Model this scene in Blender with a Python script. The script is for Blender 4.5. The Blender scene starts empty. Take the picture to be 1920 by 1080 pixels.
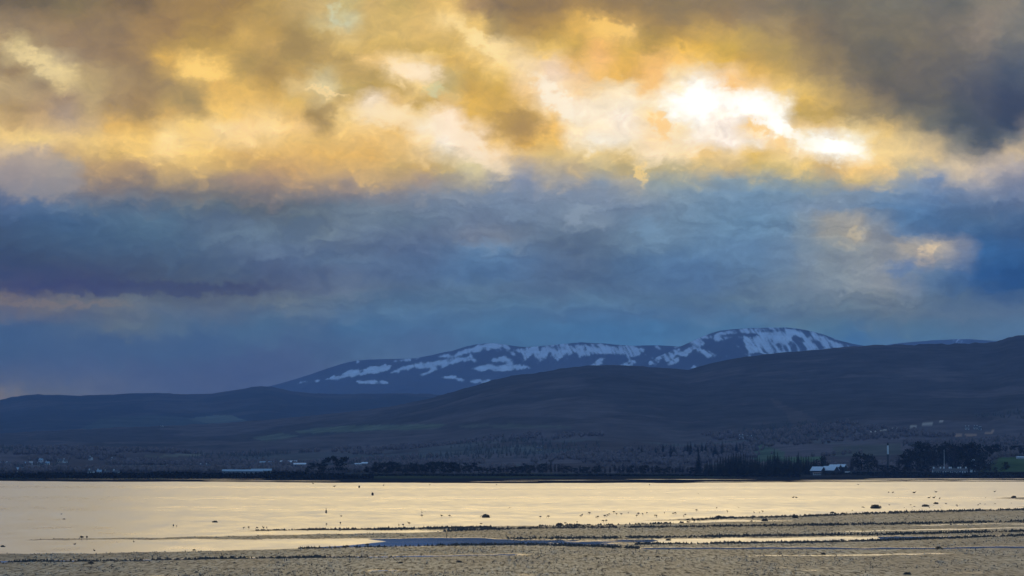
import bpy, bmesh, math, random
import numpy as np
from mathutils import Vector, Matrix

random.seed(7)
RNG = np.random.default_rng(11)
SC = bpy.context.scene
COL = SC.collection

# ------------------------------------------------------------------ camera
F = 6581.0            # focal length in photo pixels (16.6 degree field of view)
HOR = 873.0           # photo row of the eye-level horizon
CAMH = 8.0            # eye height above the tide (m)
PITCH = math.atan((HOR - 540.0) / F)
cam_d = bpy.data.cameras.new('camera')
cam = bpy.data.objects.new('camera', cam_d)
COL.objects.link(cam)
cam_d.sensor_width = 36.0
cam_d.lens = 36.0 * F / 1920.0
cam_d.clip_start = 1.0
cam_d.clip_end = 90000.0
cam.location = (0, 0, CAMH)
cam.rotation_euler = (math.radians(90) + PITCH, 0, 0)
SC.camera = cam

def ray(px, py):
    """world direction of a photo position"""
    a, b = (px - 960.0), (540.0 - py)
    c, s = math.cos(PITCH), math.sin(PITCH)
    return a, F * c - b * s, F * s + b * c

def at(px, py, D):
    """point seen at a photo position, D metres away"""
    x, y, z = ray(px, py)
    k = D / y
    return Vector((x * k, D, CAMH + z * k))

def ground(px, py, z=0.0):
    x, y, zz = ray(px, py)
    k = (z - CAMH) / zz
    return Vector((x * k, y * k, z))

# ------------------------------------------------------------------ render / view
SC.view_settings.view_transform = 'Standard'
SC.view_settings.look = 'None'
SC.view_settings.exposure = 0.0
SC.view_settings.gamma = 1.0
SC.view_settings.use_curve_mapping = False
SC.render.engine = 'CYCLES'
SC.cycles.use_denoising = True
SC.cycles.max_bounces = 4
SC.cycles.diffuse_bounces = 2
SC.cycles.volume_bounces = 2
SC.cycles.transparent_max_bounces = 8
SC.cycles.sample_clamp_indirect = 6.0

def lin(c):
    c = c / 255.0
    return c / 12.92 if c <= 0.04045 else ((c + 0.055) / 1.055) ** 2.4

# ------------------------------------------------------------------ node helper
class NT:
    def __init__(s, tree):
        s.t = tree
        s.n = tree.nodes
        s.l = tree.links
    def link(s, a, b):
        if hasattr(a, 'is_linked') or hasattr(a, 'links'):
            s.l.new(a, b)
        else:
            b.default_value = a
    def math(s, op, a, b=None, c=None, clamp=False):
        m = s.n.new('ShaderNodeMath'); m.operation = op; m.use_clamp = clamp
        for i, v in enumerate((a, b, c)):
            if v is not None: s.link(v, m.inputs[i])
        return m.outputs[0]
    def smooth(s, v, a, b, lo=0.0, hi=1.0, kind='SMOOTHSTEP'):
        m = s.n.new('ShaderNodeMapRange'); m.interpolation_type = kind
        s.link(v, m.inputs[0])
        for i, q in enumerate((a, b, lo, hi)): s.link(q, m.inputs[i + 1])
        return m.outputs[0]
    def mix(s, f, a, b, mode='MIX'):
        m = s.n.new('ShaderNodeMix'); m.data_type = 'RGBA'; m.blend_type = mode
        m.clamp_result = False
        s.link(f, m.inputs[0])
        for v, k in ((a, 6), (b, 7)):
            if isinstance(v, tuple): m.inputs[k].default_value = (*v[:3], 1)
            else: s.l.new(v, m.inputs[k])
        return m.outputs[2]
    def noise(s, vec, scale, detail=4, rough=0.5, dim='3D', dist=0.0):
        n = s.n.new('ShaderNodeTexNoise'); n.noise_dimensions = dim
        if vec is not None: s.l.new(vec, n.inputs['Vector'])
        n.inputs['Scale'].default_value = scale
        n.inputs['Detail'].default_value = detail
        n.inputs['Roughness'].default_value = rough
        n.inputs['Distortion'].default_value = dist
        return n
    def xyz(s, x, y, z):
        m = s.n.new('ShaderNodeCombineXYZ')
        for i, v in enumerate((x, y, z)): s.link(v, m.inputs[i])
        return m.outputs[0]
    def sep(s, v):
        m = s.n.new('ShaderNodeSeparateXYZ'); s.l.new(v, m.inputs[0])
        return m.outputs
    def vmath(s, op, a, b):
        m = s.n.new('ShaderNodeVectorMath'); m.operation = op
        for i, v in enumerate((a, b)):
            if isinstance(v, tuple): m.inputs[i].default_value = v
            else: s.l.new(v, m.inputs[i])
        return m.outputs[0]
# ------------------------------------------------------------------ sky and sun
# the evening sun stands behind the cloud gap
SUN_AZ = math.degrees(math.atan2(*ray(1380, 225)[:2]))
SUN_EL = math.degrees(math.atan2(ray(1380, 225)[2], F))
sun_d = bpy.data.lights.new('sun', 'SUN')
sun_d.energy = 0.12
sun_d.angle = math.radians(20)
sun_d.color = (1.0, 0.78, 0.5)
sun = bpy.data.objects.new('sun', sun_d)
COL.objects.link(sun)
sun.rotation_euler = Vector((math.sin(math.radians(SUN_AZ)) * math.cos(math.radians(SUN_EL)),
                             math.cos(math.radians(SUN_AZ)) * math.cos(math.radians(SUN_EL)),
                             math.sin(math.radians(SUN_EL)))).to_track_quat('Z', 'Y').to_euler()

# colours of the evening cloud deck by direction: a row is (elevation row, [(azimuth column, r, g, b) ...])
# columns and rows count in units of 1/114.86 degree
CLOUDS = """
0 0 108 96 80|60 10 112 100 80|130 20 130 115 85|250 5 128 108 78|380 5 160 130 85|470 5 160 130 78
30 50 145 125 98|100 45 148 125 92|200 50 145 122 92|300 55 158 128 88|400 55 170 138 82|455 70 205 168 98
0 75 175 150 115|60 75 155 132 102|130 80 155 130 100|230 85 148 124 95|290 80 172 140 92|340 90 172 142 85|430 90 195 160 90
20 97 212 190 138|45 110 228 205 150|75 130 228 205 150|100 140 238 212 155|118 145 235 210 152|110 115 185 165 130
10 125 140 118 92|45 140 150 126 96|60 165 150 128 102|75 150 175 155 120|5 165 195 172 128|30 180 185 160 120|150 115 155 132 105|180 100 152 128 98|240 115 150 125 95|270 140 155 130 95
330 115 225 180 95|370 135 252 208 120|400 140 250 205 115|440 135 235 190 105|470 125 165 140 90|475 145 170 145 90
150 170 188 165 115|190 160 185 160 115|120 190 170 145 118|150 185 200 175 130|215 175 165 140 105|250 190 160 132 95|300 165 165 140 100|350 185 160 138 95|370 200 170 145 100|420 175 225 180 100|450 180 235 190 105
30 210 172 145 105|70 215 178 150 115|120 220 165 145 130|115 205 200 175 130|160 205 188 162 118|200 215 180 150 105|260 210 165 138 95|300 195 180 152 100|330 220 215 175 105|400 205 250 205 115|440 210 245 200 115
20 240 205 172 118|60 245 215 180 128|100 245 195 170 140|160 235 205 175 130|230 240 230 185 105|280 225 195 155 90|350 245 252 212 130|410 235 255 222 160|450 235 255 215 150|475 235 255 225 165
20 262 245 210 140|80 262 245 212 140|130 262 240 205 140|200 260 248 205 125|250 258 252 208 120|310 262 255 222 155|380 262 255 215 140|440 262 255 222 160
480 10 170 140 90|520 10 185 155 95|565 15 200 170 110|600 10 205 175 115|625 20 200 210 180|630 38 210 215 185|650 12 205 185 125|670 20 190 165 105|700 10 215 182 115|760 10 200 172 105|800 5 215 180 110|835 15 240 200 120|860 10 205 170 105|890 5 165 135 100|930 10 140 118 90|955 25 140 118 88
490 60 190 155 90|530 60 178 150 95|560 70 165 140 90|600 55 200 170 105|640 60 220 190 125|680 50 205 175 110|720 50 210 178 110|760 55 225 190 115|790 60 225 188 115|845 45 255 220 150|870 30 245 205 120|900 55 240 200 120|930 50 165 140 95|955 60 170 145 95
495 95 205 168 100|560 95 168 142 92|590 105 185 155 98|640 100 225 190 115|690 90 215 180 105|730 85 205 172 100|780 95 215 180 100|830 80 210 175 100|880 75 250 210 130|910 85 255 225 160|940 100 255 225 165|958 120 255 230 180
485 120 175 145 90|530 120 165 138 90|580 120 190 160 95|640 118 180 152 95|670 112 225 188 115|700 115 240 200 130|730 115 250 215 150|770 118 255 228 185|800 120 250 218 160|840 110 220 180 100|880 110 225 185 105|920 110 245 205 125
500 150 170 140 88|540 145 195 160 95|590 150 205 185 135|610 160 205 205 170|640 145 205 172 105|680 140 182 155 92|720 140 210 175 110|745 138 255 225 170|775 140 255 235 205|810 138 255 232 195|840 150 200 175 115|870 140 200 165 90|910 140 225 185 100|945 145 245 205 120
500 170 190 155 90|570 168 225 195 135|600 172 250 220 160|630 178 215 200 150|650 170 190 165 105|690 165 190 160 95|730 165 180 150 85|765 162 245 205 130|790 160 250 215 145|815 172 200 205 165|860 165 195 165 90|900 165 205 165 85|945 165 215 175 90
490 200 240 195 110|540 190 230 190 105|580 190 185 158 105|610 205 180 152 98|600 220 165 138 88|640 190 215 180 110|680 195 255 222 170|700 195 245 225 200|730 195 240 200 130|780 190 200 165 90|820 195 225 185 115|860 190 240 200 130|900 195 225 180 90|950 200 205 165 85
490 225 255 220 155|530 215 250 208 130|570 215 220 180 110|600 230 170 142 92|640 220 245 210 140|680 215 255 230 185|720 215 255 235 195|760 215 255 228 180|800 215 240 205 140|840 225 255 230 200|880 225 230 185 95|920 225 225 180 90|955 225 170 140 75
490 250 255 222 160|540 245 252 210 140|575 255 215 178 110|620 245 250 210 135|660 240 250 210 135|700 245 250 212 145|760 245 235 190 110|800 245 255 240 215|840 250 255 230 205|880 250 250 220 180|920 255 230 185 90|955 245 165 135 72
970 10 145 120 85|1050 10 145 120 88|1150 10 135 115 88|1250 10 138 120 92|1350 10 140 122 95|1430 10 138 122 100
980 40 160 130 85|1050 40 180 145 85|1110 35 215 170 90|1150 35 195 155 85|1200 35 158 130 88|1280 40 155 130 90|1360 40 155 130 95|1430 45 155 135 105
970 65 190 155 90|1020 65 190 155 85|1080 55 225 180 95|1130 50 248 200 110|1170 65 250 205 125|1190 70 225 180 100|1220 65 175 145 85|1280 75 185 150 85|1340 65 205 168 95|1400 75 195 165 95|1435 80 175 150 100
965 95 255 215 150|1000 95 205 175 110|1040 95 235 195 110|1080 90 210 172 90|1120 95 240 185 110|1160 90 220 178 90|1190 105 225 180 90|1230 95 190 155 80|1280 95 245 195 95|1320 100 225 180 85|1370 100 205 170 85|1420 105 195 160 90
970 125 255 225 175|1010 125 255 230 190|1040 130 235 205 180|1060 125 250 200 130|1100 120 225 178 85|1140 120 250 195 125|1170 130 230 180 90|1220 130 250 195 120|1270 120 250 200 120|1310 125 250 205 120|1350 115 225 180 85|1400 130 235 185 90|1435 130 215 175 95
970 155 250 205 140|1000 155 255 225 175|1030 155 255 230 195|1060 150 245 215 195|1090 155 245 200 125|1140 155 240 190 100|1200 158 250 195 100|1235 160 255 200 120|1270 150 255 225 170|1310 155 255 250 240|1340 155 255 252 245|1365 160 255 200 120|1390 165 255 200 130|1430 155 255 210 130
970 180 240 195 120|1010 185 255 215 150|1040 180 255 240 215|1080 180 255 232 200|1120 175 255 235 200|1170 178 255 238 205|1210 180 255 238 205|1260 180 255 250 235|1300 185 255 255 255|1350 185 255 255 255|1385 180 255 225 170|1420 185 255 255 250
970 205 190 155 80|1010 205 200 165 85|1040 205 255 215 150|1080 205 255 240 215|1120 210 255 240 215|1160 205 255 245 235|1200 210 255 235 200|1240 210 255 225 160|1270 205 255 252 245|1310 205 255 255 255|1340 210 245 228 212|1380 205 255 252 248|1430 210 255 255 255
980 235 180 145 75|1020 230 235 185 90|1050 235 255 205 130|1090 235 255 232 190|1140 225 255 215 150|1170 230 255 238 215|1210 235 255 238 210|1240 230 255 205 130|1265 225 255 235 190|1300 235 255 248 238|1350 230 245 228 210|1390 235 255 240 225|1425 235 255 215 150
980 258 215 170 85|1030 258 240 195 110|1080 255 255 235 200|1130 255 255 245 225|1180 258 255 240 215|1230 252 255 215 150|1270 255 255 225 170|1320 258 255 240 220|1370 258 252 238 225|1410 255 255 245 230|1435 250 250 205 130
1450 15 135 122 100|1500 20 120 112 98|1560 20 115 110 98|1620 15 125 118 102|1680 15 118 115 105|1740 20 115 112 105|1800 15 108 108 102|1850 15 135 128 115|1890 15 138 130 118|1915 25 115 118 118
1450 60 170 145 100|1500 60 140 122 95|1560 55 120 110 95|1620 60 122 114 98|1700 50 122 115 100|1770 50 118 112 102|1830 55 135 125 115|1860 50 150 138 122|1900 60 125 122 115
1445 95 185 158 95|1480 110 160 138 95|1540 100 135 120 95|1600 105 115 108 95|1660 100 108 105 98|1720 95 120 112 98|1790 95 115 110 102|1850 95 130 122 112|1905 95 108 110 112
1450 130 195 162 90|1485 135 205 170 100|1530 140 155 135 100|1580 140 135 120 98|1630 135 108 104 94|1700 130 112 106 98|1780 130 105 103 102|1850 130 100 102 108|1910 135 82 92 108
1448 165 255 215 140|1475 165 225 185 100|1515 160 225 190 115|1550 165 180 155 105|1600 165 135 122 102|1660 165 102 98 94|1740 160 105 102 98|1810 165 92 94 102|1880 165 72 82 102
1445 195 255 255 255|1475 195 255 225 160|1500 185 225 185 100|1540 185 205 172 105|1580 195 180 155 105|1640 190 130 118 100|1720 190 95 95 94|1800 195 85 90 100|1880 200 65 75 98|1915 210 60 72 95
1450 220 255 255 252|1480 220 255 220 160|1515 215 195 165 95|1560 220 190 160 95|1610 215 165 145 105|1660 212 140 128 105|1720 220 105 105 100|1800 225 80 88 98|1880 225 58 70 95
1460 245 255 255 250|1490 235 255 225 170|1530 235 245 195 100|1580 230 225 185 105|1640 225 220 185 115|1690 235 160 145 115|1740 245 110 112 108|1810 245 75 85 98|1880 245 58 72 95
1450 262 255 210 140|1490 262 255 235 190|1540 262 255 252 245|1590 262 255 250 235|1620 255 255 225 150|1670 258 225 190 125|1720 262 185 168 130|1780 262 105 110 112|1840 262 70 82 98|1890 265 110 115 120|1915 265 160 150 140
20 275 250 210 135|100 275 248 208 135|170 278 235 200 130|240 275 245 205 130|300 285 255 215 140|330 280 255 225 165|390 285 250 205 120|440 285 225 180 110|470 280 215 175 110
15 295 200 180 155|70 295 205 180 150|110 295 200 170 125|150 295 200 165 110|190 295 205 170 115|230 295 210 175 110|280 300 250 208 125|340 300 255 215 130|380 305 245 205 125|420 310 205 170 110|460 305 205 170 110
20 315 165 150 145|70 315 178 162 150|115 320 165 155 145|150 320 185 155 118|200 320 180 150 115|260 320 185 155 118|320 322 215 180 120|380 322 210 175 118|440 325 195 162 115
20 340 135 130 140|70 340 145 138 142|120 345 140 138 145|145 345 150 135 125|200 345 150 132 118|270 345 148 132 118|340 345 150 135 120|400 345 160 142 125|460 345 165 142 125
20 365 105 115 140|80 365 112 122 142|130 365 120 128 145|160 370 118 115 120|210 365 128 122 125|260 370 115 118 128|330 370 105 110 120|400 368 112 115 120|460 365 125 120 120
20 395 80 105 145|80 395 82 110 148|140 395 88 115 148|180 395 92 108 130|230 390 95 115 140|280 395 90 112 138|320 400 85 105 130|380 395 90 108 128|440 392 88 105 120
10 420 65 90 130|60 425 66 98 140|120 425 66 100 142|170 420 78 108 145|210 420 78 105 138|270 412 92 122 152|310 425 82 115 148|350 420 88 110 140|410 415 95 115 142|460 420 100 120 148
10 450 60 82 120|60 450 62 92 132|110 448 64 95 135|170 450 66 96 135|230 448 72 105 142|300 448 76 110 145|350 445 80 105 140|420 445 95 118 148|470 450 98 122 152
20 480 55 75 112|100 480 62 82 120|180 478 66 88 125|260 475 68 92 130|340 475 72 98 135|420 472 85 108 142|470 478 80 102 138
20 510 55 72 110|100 510 60 76 112|180 512 62 75 110|260 510 68 85 118|340 510 70 88 122|420 508 72 95 132|470 505 75 98 135
20 535 62 75 108|120 535 65 75 110|220 535 65 78 112|320 535 72 88 120|420 535 78 92 122
490 280 235 190 110|540 278 248 205 125|580 285 225 180 105|640 285 230 185 108|700 280 225 180 105|724 278 245 205 135|770 285 215 175 105|800 275 255 225 170|830 272 255 245 225|880 285 255 228 205|930 282 255 220 170|955 270 245 200 120
490 305 205 165 110|560 305 215 172 110|630 305 222 180 110|700 310 220 180 115|750 310 200 170 115|800 310 205 172 115|850 305 195 172 120|875 308 225 210 160|890 298 230 215 170|930 300 255 225 185|955 310 205 190 160
490 330 180 150 120|560 330 185 155 122|630 328 195 165 125|690 325 215 180 125|715 330 215 180 120|760 325 195 165 120|820 325 198 172 125|870 325 190 175 140|920 325 205 190 160|955 328 140 145 160
490 355 145 130 125|560 355 140 132 130|640 352 145 135 135|720 350 145 140 142|800 345 165 150 140|860 345 150 150 150|920 350 115 135 160|955 350 120 138 160
490 380 98 105 118|560 380 100 108 120|640 378 115 118 130|720 372 125 128 140|800 370 120 132 150|860 370 125 140 160|920 375 112 135 165|955 378 118 135 160
490 405 88 105 128|550 405 95 112 130|610 400 98 112 130|650 395 112 130 150|690 400 115 132 152|730 410 105 125 150|800 405 100 122 150|860 400 105 125 155|920 405 108 128 158
490 435 102 125 155|540 430 92 112 138|580 425 90 108 130|620 430 98 118 145|660 430 102 120 148|700 432 110 132 162|750 440 92 112 148|820 430 98 118 152|880 432 118 130 158|930 440 130 138 158
490 465 98 122 158|560 460 100 122 155|610 465 92 115 150|660 462 88 105 140|710 460 98 122 155|760 465 84 105 148|820 468 88 112 152|880 470 90 125 168|930 475 92 130 175
490 490 72 92 135|560 488 85 108 148|620 490 85 112 150|680 490 88 115 155|760 490 82 108 150|840 485 80 112 158|900 490 85 125 172|950 495 85 122 170
490 520 72 88 128|560 520 80 98 138|620 515 82 102 142|680 520 78 102 145|760 520 75 102 145|840 520 76 110 158|900 520 72 108 155|950 520 74 110 158
490 540 82 95 130|600 538 92 108 142|660 538 100 118 148|760 538 80 105 142|860 538 82 112 150|940 538 90 120 155
965 280 250 215 150|1000 275 225 180 90|1050 278 240 205 130|1100 275 255 228 180|1160 275 255 238 205|1220 280 255 235 205|1280 275 255 242 225|1340 275 255 245 235|1380 282 255 250 235|1420 280 245 205 120
970 300 215 185 140|1005 295 240 205 140|1050 300 210 185 125|1100 300 208 182 120|1140 300 235 205 140|1180 300 215 185 120|1210 298 255 225 170|1260 300 255 225 165|1310 298 245 205 130|1360 298 235 195 115|1410 298 230 190 105
975 322 160 160 165|1020 320 185 172 150|1080 320 195 175 140|1140 322 180 172 145|1185 318 185 168 125|1205 330 245 210 140|1198 340 235 205 140|1230 325 185 172 130|1280 322 185 175 140|1340 322 180 170 135|1400 320 205 182 120
980 345 130 142 165|1060 342 140 150 165|1140 340 135 150 168|1190 345 150 158 165|1230 345 135 155 165|1290 340 135 155 165|1350 340 130 152 168|1420 338 145 160 165
980 380 110 130 158|1060 380 118 135 160|1130 375 112 132 162|1200 372 128 148 168|1260 370 125 150 172|1320 368 125 150 172|1380 372 115 145 175|1430 372 112 145 175
980 410 105 125 155|1045 410 108 128 158|1070 405 128 145 168|1090 382 135 152 172|1110 400 128 146 170|1160 405 105 125 155|1210 405 105 125 155|1250 400 118 142 168|1320 405 108 140 172|1400 405 105 140 175
980 440 95 115 148|1050 435 95 118 150|1110 440 90 112 145|1170 440 105 130 162|1220 425 115 148 180|1260 440 98 125 160|1290 440 92 118 155|1340 435 100 138 178|1400 435 98 135 175
980 470 90 112 148|1050 470 86 108 142|1120 470 82 105 140|1180 465 92 120 155|1230 460 98 130 168|1290 465 92 128 168|1350 470 88 125 170|1420 470 95 130 172
980 500 82 118 165|1050 500 85 110 150|1120 500 76 100 138|1170 500 82 118 162|1230 500 84 122 168|1300 500 82 122 172|1380 500 86 122 165|1430 500 92 125 165
980 530 75 105 150|1050 530 76 102 142|1120 530 78 105 145|1200 525 76 108 152|1280 525 78 115 165|1360 525 76 108 152|1430 530 95 120 150
1455 280 255 225 165|1500 278 255 250 235|1560 282 255 255 250|1610 285 255 255 245|1650 280 255 225 160|1700 280 240 210 150|1750 282 215 190 145|1790 280 130 130 125|1850 280 82 92 105|1885 285 200 180 150|1915 285 205 185 155
1455 300 240 200 115|1500 300 252 212 140|1540 298 248 210 140|1600 300 252 215 140|1660 298 252 218 150|1720 295 250 215 155|1770 298 245 215 160|1820 300 150 145 140|1860 300 165 155 145|1900 300 225 200 165
1455 318 205 185 130|1510 318 240 205 130|1570 318 215 180 120|1600 325 250 205 130|1650 315 245 205 135|1700 312 200 185 150|1760 315 195 182 160|1800 312 215 195 165|1850 320 195 180 165|1900 320 190 178 170
1455 335 140 155 162|1520 338 165 165 145|1560 335 150 155 150|1600 335 210 185 130|1650 332 185 175 150|1700 330 155 162 170|1740 332 125 145 175|1785 335 195 182 165|1830 330 175 170 170|1880 325 120 130 155|1915 330 110 125 155
1460 360 120 148 172|1520 358 125 150 172|1580 360 115 142 170|1640 358 115 142 170|1710 345 130 152 178|1750 355 85 122 168|1800 355 120 138 165|1860 350 150 155 170|1910 355 95 115 150
1460 395 110 142 175|1530 390 122 142 170|1590 390 115 138 165|1650 385 92 128 170|1710 385 95 130 170|1770 380 70 108 155|1820 390 90 115 150|1880 390 95 118 155
1460 425 100 138 178|1510 420 125 145 165|1560 425 150 150 155|1605 430 200 180 150|1600 445 205 185 150|1640 425 95 130 168|1700 420 82 122 170|1760 415 70 110 160|1820 420 82 112 150|1890 420 62 95 140
1460 455 96 132 175|1510 455 115 135 160|1560 455 130 140 155|1620 455 92 122 158|1660 455 75 112 160|1720 450 70 110 162|1770 440 62 110 165|1830 445 60 105 158|1900 445 58 92 142
1460 485 92 130 175|1520 490 120 135 158|1570 485 125 140 160|1630 470 175 168 155|1670 468 165 162 158|1710 470 165 160 160|1738 468 225 200 165|1730 485 190 175 160|1780 470 48 102 162|1850 480 42 98 160|1910 480 40 90 150
1460 515 95 130 170|1530 515 125 140 160|1600 505 125 142 165|1634 505 180 170 155|1680 500 68 112 168|1710 505 75 115 165|1735 505 110 135 165|1790 510 38 92 155|1860 520 34 86 150|1915 525 28 78 138
1460 540 105 132 165|1540 538 118 135 160|1620 530 130 145 165|1660 525 150 150 158|1700 540 110 128 158|1760 540 58 102 155|1850 545 36 86 148|1915 545 30 78 138
0 570 125 115 120|60 568 115 112 125|130 575 105 110 130|200 575 110 118 135|280 575 100 115 140|400 570 95 110 138|520 565 105 120 142|620 565 95 118 148|720 565 82 118 158|840 565 80 115 155|960 570 82 120 160|1100 565 82 120 162|1250 560 80 115 155|1400 565 92 120 150|1550 560 95 120 148|1700 562 100 118 142|1800 565 90 112 140|1915 575 85 110 145
60 552 62 72 105|200 552 65 76 108|350 550 75 88 118|480 552 80 95 125
0 600 72 96 140|150 600 75 98 138|230 600 110 118 132|320 600 80 105 142|500 600 74 105 145|650 600 70 105 150|800 600 74 112 158|960 600 75 115 160|1100 600 72 112 160|1250 600 74 112 158|1400 600 72 110 155|1550 598 82 112 145|1650 595 95 115 140|1800 600 88 112 145|1915 600 88 112 148
0 640 66 92 135|200 640 68 92 135|400 640 70 95 138|600 640 74 96 138|800 630 78 102 145|960 630 70 105 150|1200 625 72 112 160|1600 630 66 108 160|1750 625 78 112 152|1900 620 85 115 155
0 700 74 92 135|150 700 76 94 138|300 700 74 92 136|450 700 72 90 135|550 690 76 94 138|1000 700 72 100 145|1500 700 70 105 155|1915 700 80 110 150
0 748 135 118 125|30 740 105 108 130|0 620 70 95 138|60 620 70 95 138|0 660 68 92 134|60 670 70 92 134|0 715 88 98 132|60 712 80 95 135|150 670 72 94 136|300 660 70 94 137|100 732 95 102 130|200 730 90 100 135|400 725 76 92 135|900 760 74 100 142|1500 760 74 104 150|1915 760 80 108 148
"""
PTS = np.array([[float(v) for v in p.split()] for row in CLOUDS.strip().split('\n') for p in row.split('|')])
SKY_X = np.linspace(-20, 1940, 42)
SKY_Y = np.linspace(-10, 765, 32)
GX, GY = np.meshgrid(SKY_X, SKY_Y)
LC = np.vectorize(lin)(PTS[:, 2:5])
dx = (GX[..., None] - PTS[:, 0]) / 1.35
dy = GY[..., None] - PTS[:, 1]
W = 1.0 / (dx * dx + dy * dy + 40.0) ** 2.4
SKYC = (W @ LC) / W.sum(-1, keepdims=True)      # rows, columns, rgb
lowr = SKY_Y > 352
sm = SKYC[lowr]
SKYC[lowr] = 0.5 * sm + 0.25 * np.concatenate([sm[:, :1], sm[:, :-1]], 1) + 0.25 * np.concatenate([sm[:, 1:], sm[:, -1:]], 1)
gm_ = (1 + (np.array([0.955, 0.985, 0.935]) - 1) * np.clip((SKY_Y - 370) / 60, 0, 1)[:, None] * np.clip((640 - SKY_Y) / 70, 0, 1)[:, None])[:, None, :]
SKYC = SKYC * gm_
lu_ = SKYC.mean(-1, keepdims=True)
SKYC = SKYC + (lu_ - SKYC) * (0.10 * np.clip((SKY_Y - 380) / 60, 0, 1) * np.clip((620 - SKY_Y) / 60, 0, 1))[:, None, None]
SKYC = SKYC * (1 + (np.array([0.90, 1.02, 1.0]) - 1) * np.clip((SKY_Y - 590) / 30, 0, 1)[:, None])[:, None, :]
# the air in front of the clouds (see haze) takes some of their light and adds its own
HAZE_D, HAZE_TOP, HAZE_END = 3.2e-5, 1025.0, 26000.0
HAZE_L = np.array([0.048, 0.120, 0.34])
el_ = np.radians(np.maximum((HOR - SKY_Y) / (F * math.pi / 180), 0.3))
T_ = np.exp(-HAZE_D * np.minimum(HAZE_TOP / np.sin(el_), HAZE_END))[:, None, None]
SKYC = np.maximum((SKYC - HAZE_L * (1 - T_)) / T_, 0.15 * SKYC)

world = bpy.data.worlds.new('World')
SC.world = world
world.use_nodes = True
N = NT(world.node_tree)
N.n.clear()
RAMPS = []
for i in range(len(SKY_X)):
    rp = N.n.new('ShaderNodeValToRGB')
    rp.color_ramp.interpolation = 'LINEAR'
    els = rp.color_ramp.elements
    while len(els) < 32: els.new(0.5)
    for k in range(32):
        els[k].position = k / 31.0
        els[k].color = (*[float(q) for q in SKYC[k, i]], 1)
    RAMPS.append(rp)
tc = N.n.new('ShaderNodeTexCoord').outputs['Generated']
dx_, dy_, dz_ = N.sep(tc)
az = N.math('MULTIPLY', N.math('ARCTAN2', dx_, dy_), 180 / math.pi)
el = N.math('MULTIPLY', N.math('ARCSINE', dz_), 180 / math.pi)
UNIT = F * math.pi / 180
sx0 = N.math('MULTIPLY_ADD', az, UNIT, 960.0)
sy0 = N.math('MULTIPLY_ADD', el, -UNIT, HOR)
# billowing: the cloud edges are pushed about by turbulence
pv = N.xyz(N.math('MULTIPLY', sx0, 0.01), N.math('MULTIPLY', sy0, 0.014), 0.0)
w1 = N.noise(pv, 1.1, 5, 0.55, '2D')
vor = N.n.new('ShaderNodeTexVoronoi'); vor.voronoi_dimensions = '2D'; vor.feature = 'SMOOTH_F1'
vor.inputs['Scale'].default_value = 1.5; vor.inputs['Detail'].default_value = 3.0; vor.inputs['Roughness'].default_value = 0.55; vor.inputs['Smoothness'].default_value = 0.35
N.l.new(N.vmath('ADD', pv, N.vmath('MULTIPLY', w1.outputs['Color'], (0.9, 0.9, 0.0))), vor.inputs['Vector'])
bil = N.smooth(vor.outputs['Distance'], 0.05, 0.75, -1.0, 1.0, 'LINEAR')
w2 = N.noise(N.vmath('ADD', pv, (31.7, 12.3, 0)), 4.2, 5, 0.6, '2D')
o1 = N.sep(w1.outputs['Color'])
o2 = N.sep(w2.outputs['Color'])
sx = N.math('ADD', sx0, N.math('MULTIPLY_ADD', o1[0], 40, -20))
sx = N.math('ADD', sx, N.math('MULTIPLY_ADD', o2[0], 24, -12))
sy = N.math('ADD', sy0, N.math('MULTIPLY_ADD', o1[1], 28, -14))
sy = N.math('ADD', sy, N.math('MULTIPLY_ADD', o2[1], 18, -9))
sy = N.math('ADD', sy, N.math('MULTIPLY_ADD', bil, 9.0, -8.5))
vv = N.smooth(sy, float(SKY_Y[0]), float(SKY_Y[-1]), 0.0, 1.0, 'LINEAR')
deck = None
for i, cx in enumerate(SKY_X):
    rp = RAMPS[i]
    N.l.new(vv, rp.inputs[0])
    if deck is None:
        deck = rp.outputs[0]
    else:
        f = N.smooth(sx, float(SKY_X[i - 1]), float(cx))
        deck = N.mix(f, deck, rp.outputs[0])
# fine wisps inside the deck
ws = N.noise(N.vmath('ADD', pv, (7.1, 55.0, 0)), 2.6, 7, 0.62, '2D', 0.6).outputs[0]
wis = N.math('MULTIPLY', N.smooth(ws, 0.25, 0.75, 0.91, 1.09, 'LINEAR'), N.math('MULTIPLY_ADD', bil, -0.055, 1.0))
# layered stratocumulus in the lower bank
stv = N.xyz(N.math('MULTIPLY', sx, 0.0045), N.math('MULTIPLY', sy, 0.017), 3.0)
st_ = N.noise(stv, 1.2, 8, 0.68, '2D', 1.0).outputs[0]
stf = N.smooth(st_, 0.28, 0.72, -0.25, 0.25, 'LINEAR')
stf = N.math('MULTIPLY', stf, N.math('MULTIPLY', N.smooth(sy, 330.0, 400.0), N.smooth(sy, 660.0, 560.0, 0.3, 1.0)))
wis = N.math('MULTIPLY', wis, N.math('ADD', stf, 1.0))
# every puff is lighter on its upper side and darker below
ev = N.xyz(N.math('MULTIPLY', sx, 0.0085), N.math('MULTIPLY', sy, 0.0150), 0.0)
e1 = N.noise(ev, 1.6, 6, 0.58, '2D', 0.5).outputs[0]
e2 = N.noise(N.vmath('ADD', ev, (0.02, 0.16, 0.0)), 1.6, 6, 0.58, '2D', 0.5).outputs[0]
emb = N.math('MULTIPLY_ADD', N.math('SUBTRACT', e2, e1), 0.30, 1.0)
emb = N.math('MINIMUM', N.math('MAXIMUM', emb, 0.80), 1.22)
wis = N.math('MULTIPLY', wis, emb)
deck = N.mix(1.0, deck, N.xyz(wis, wis, wis), 'MULTIPLY')
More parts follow.
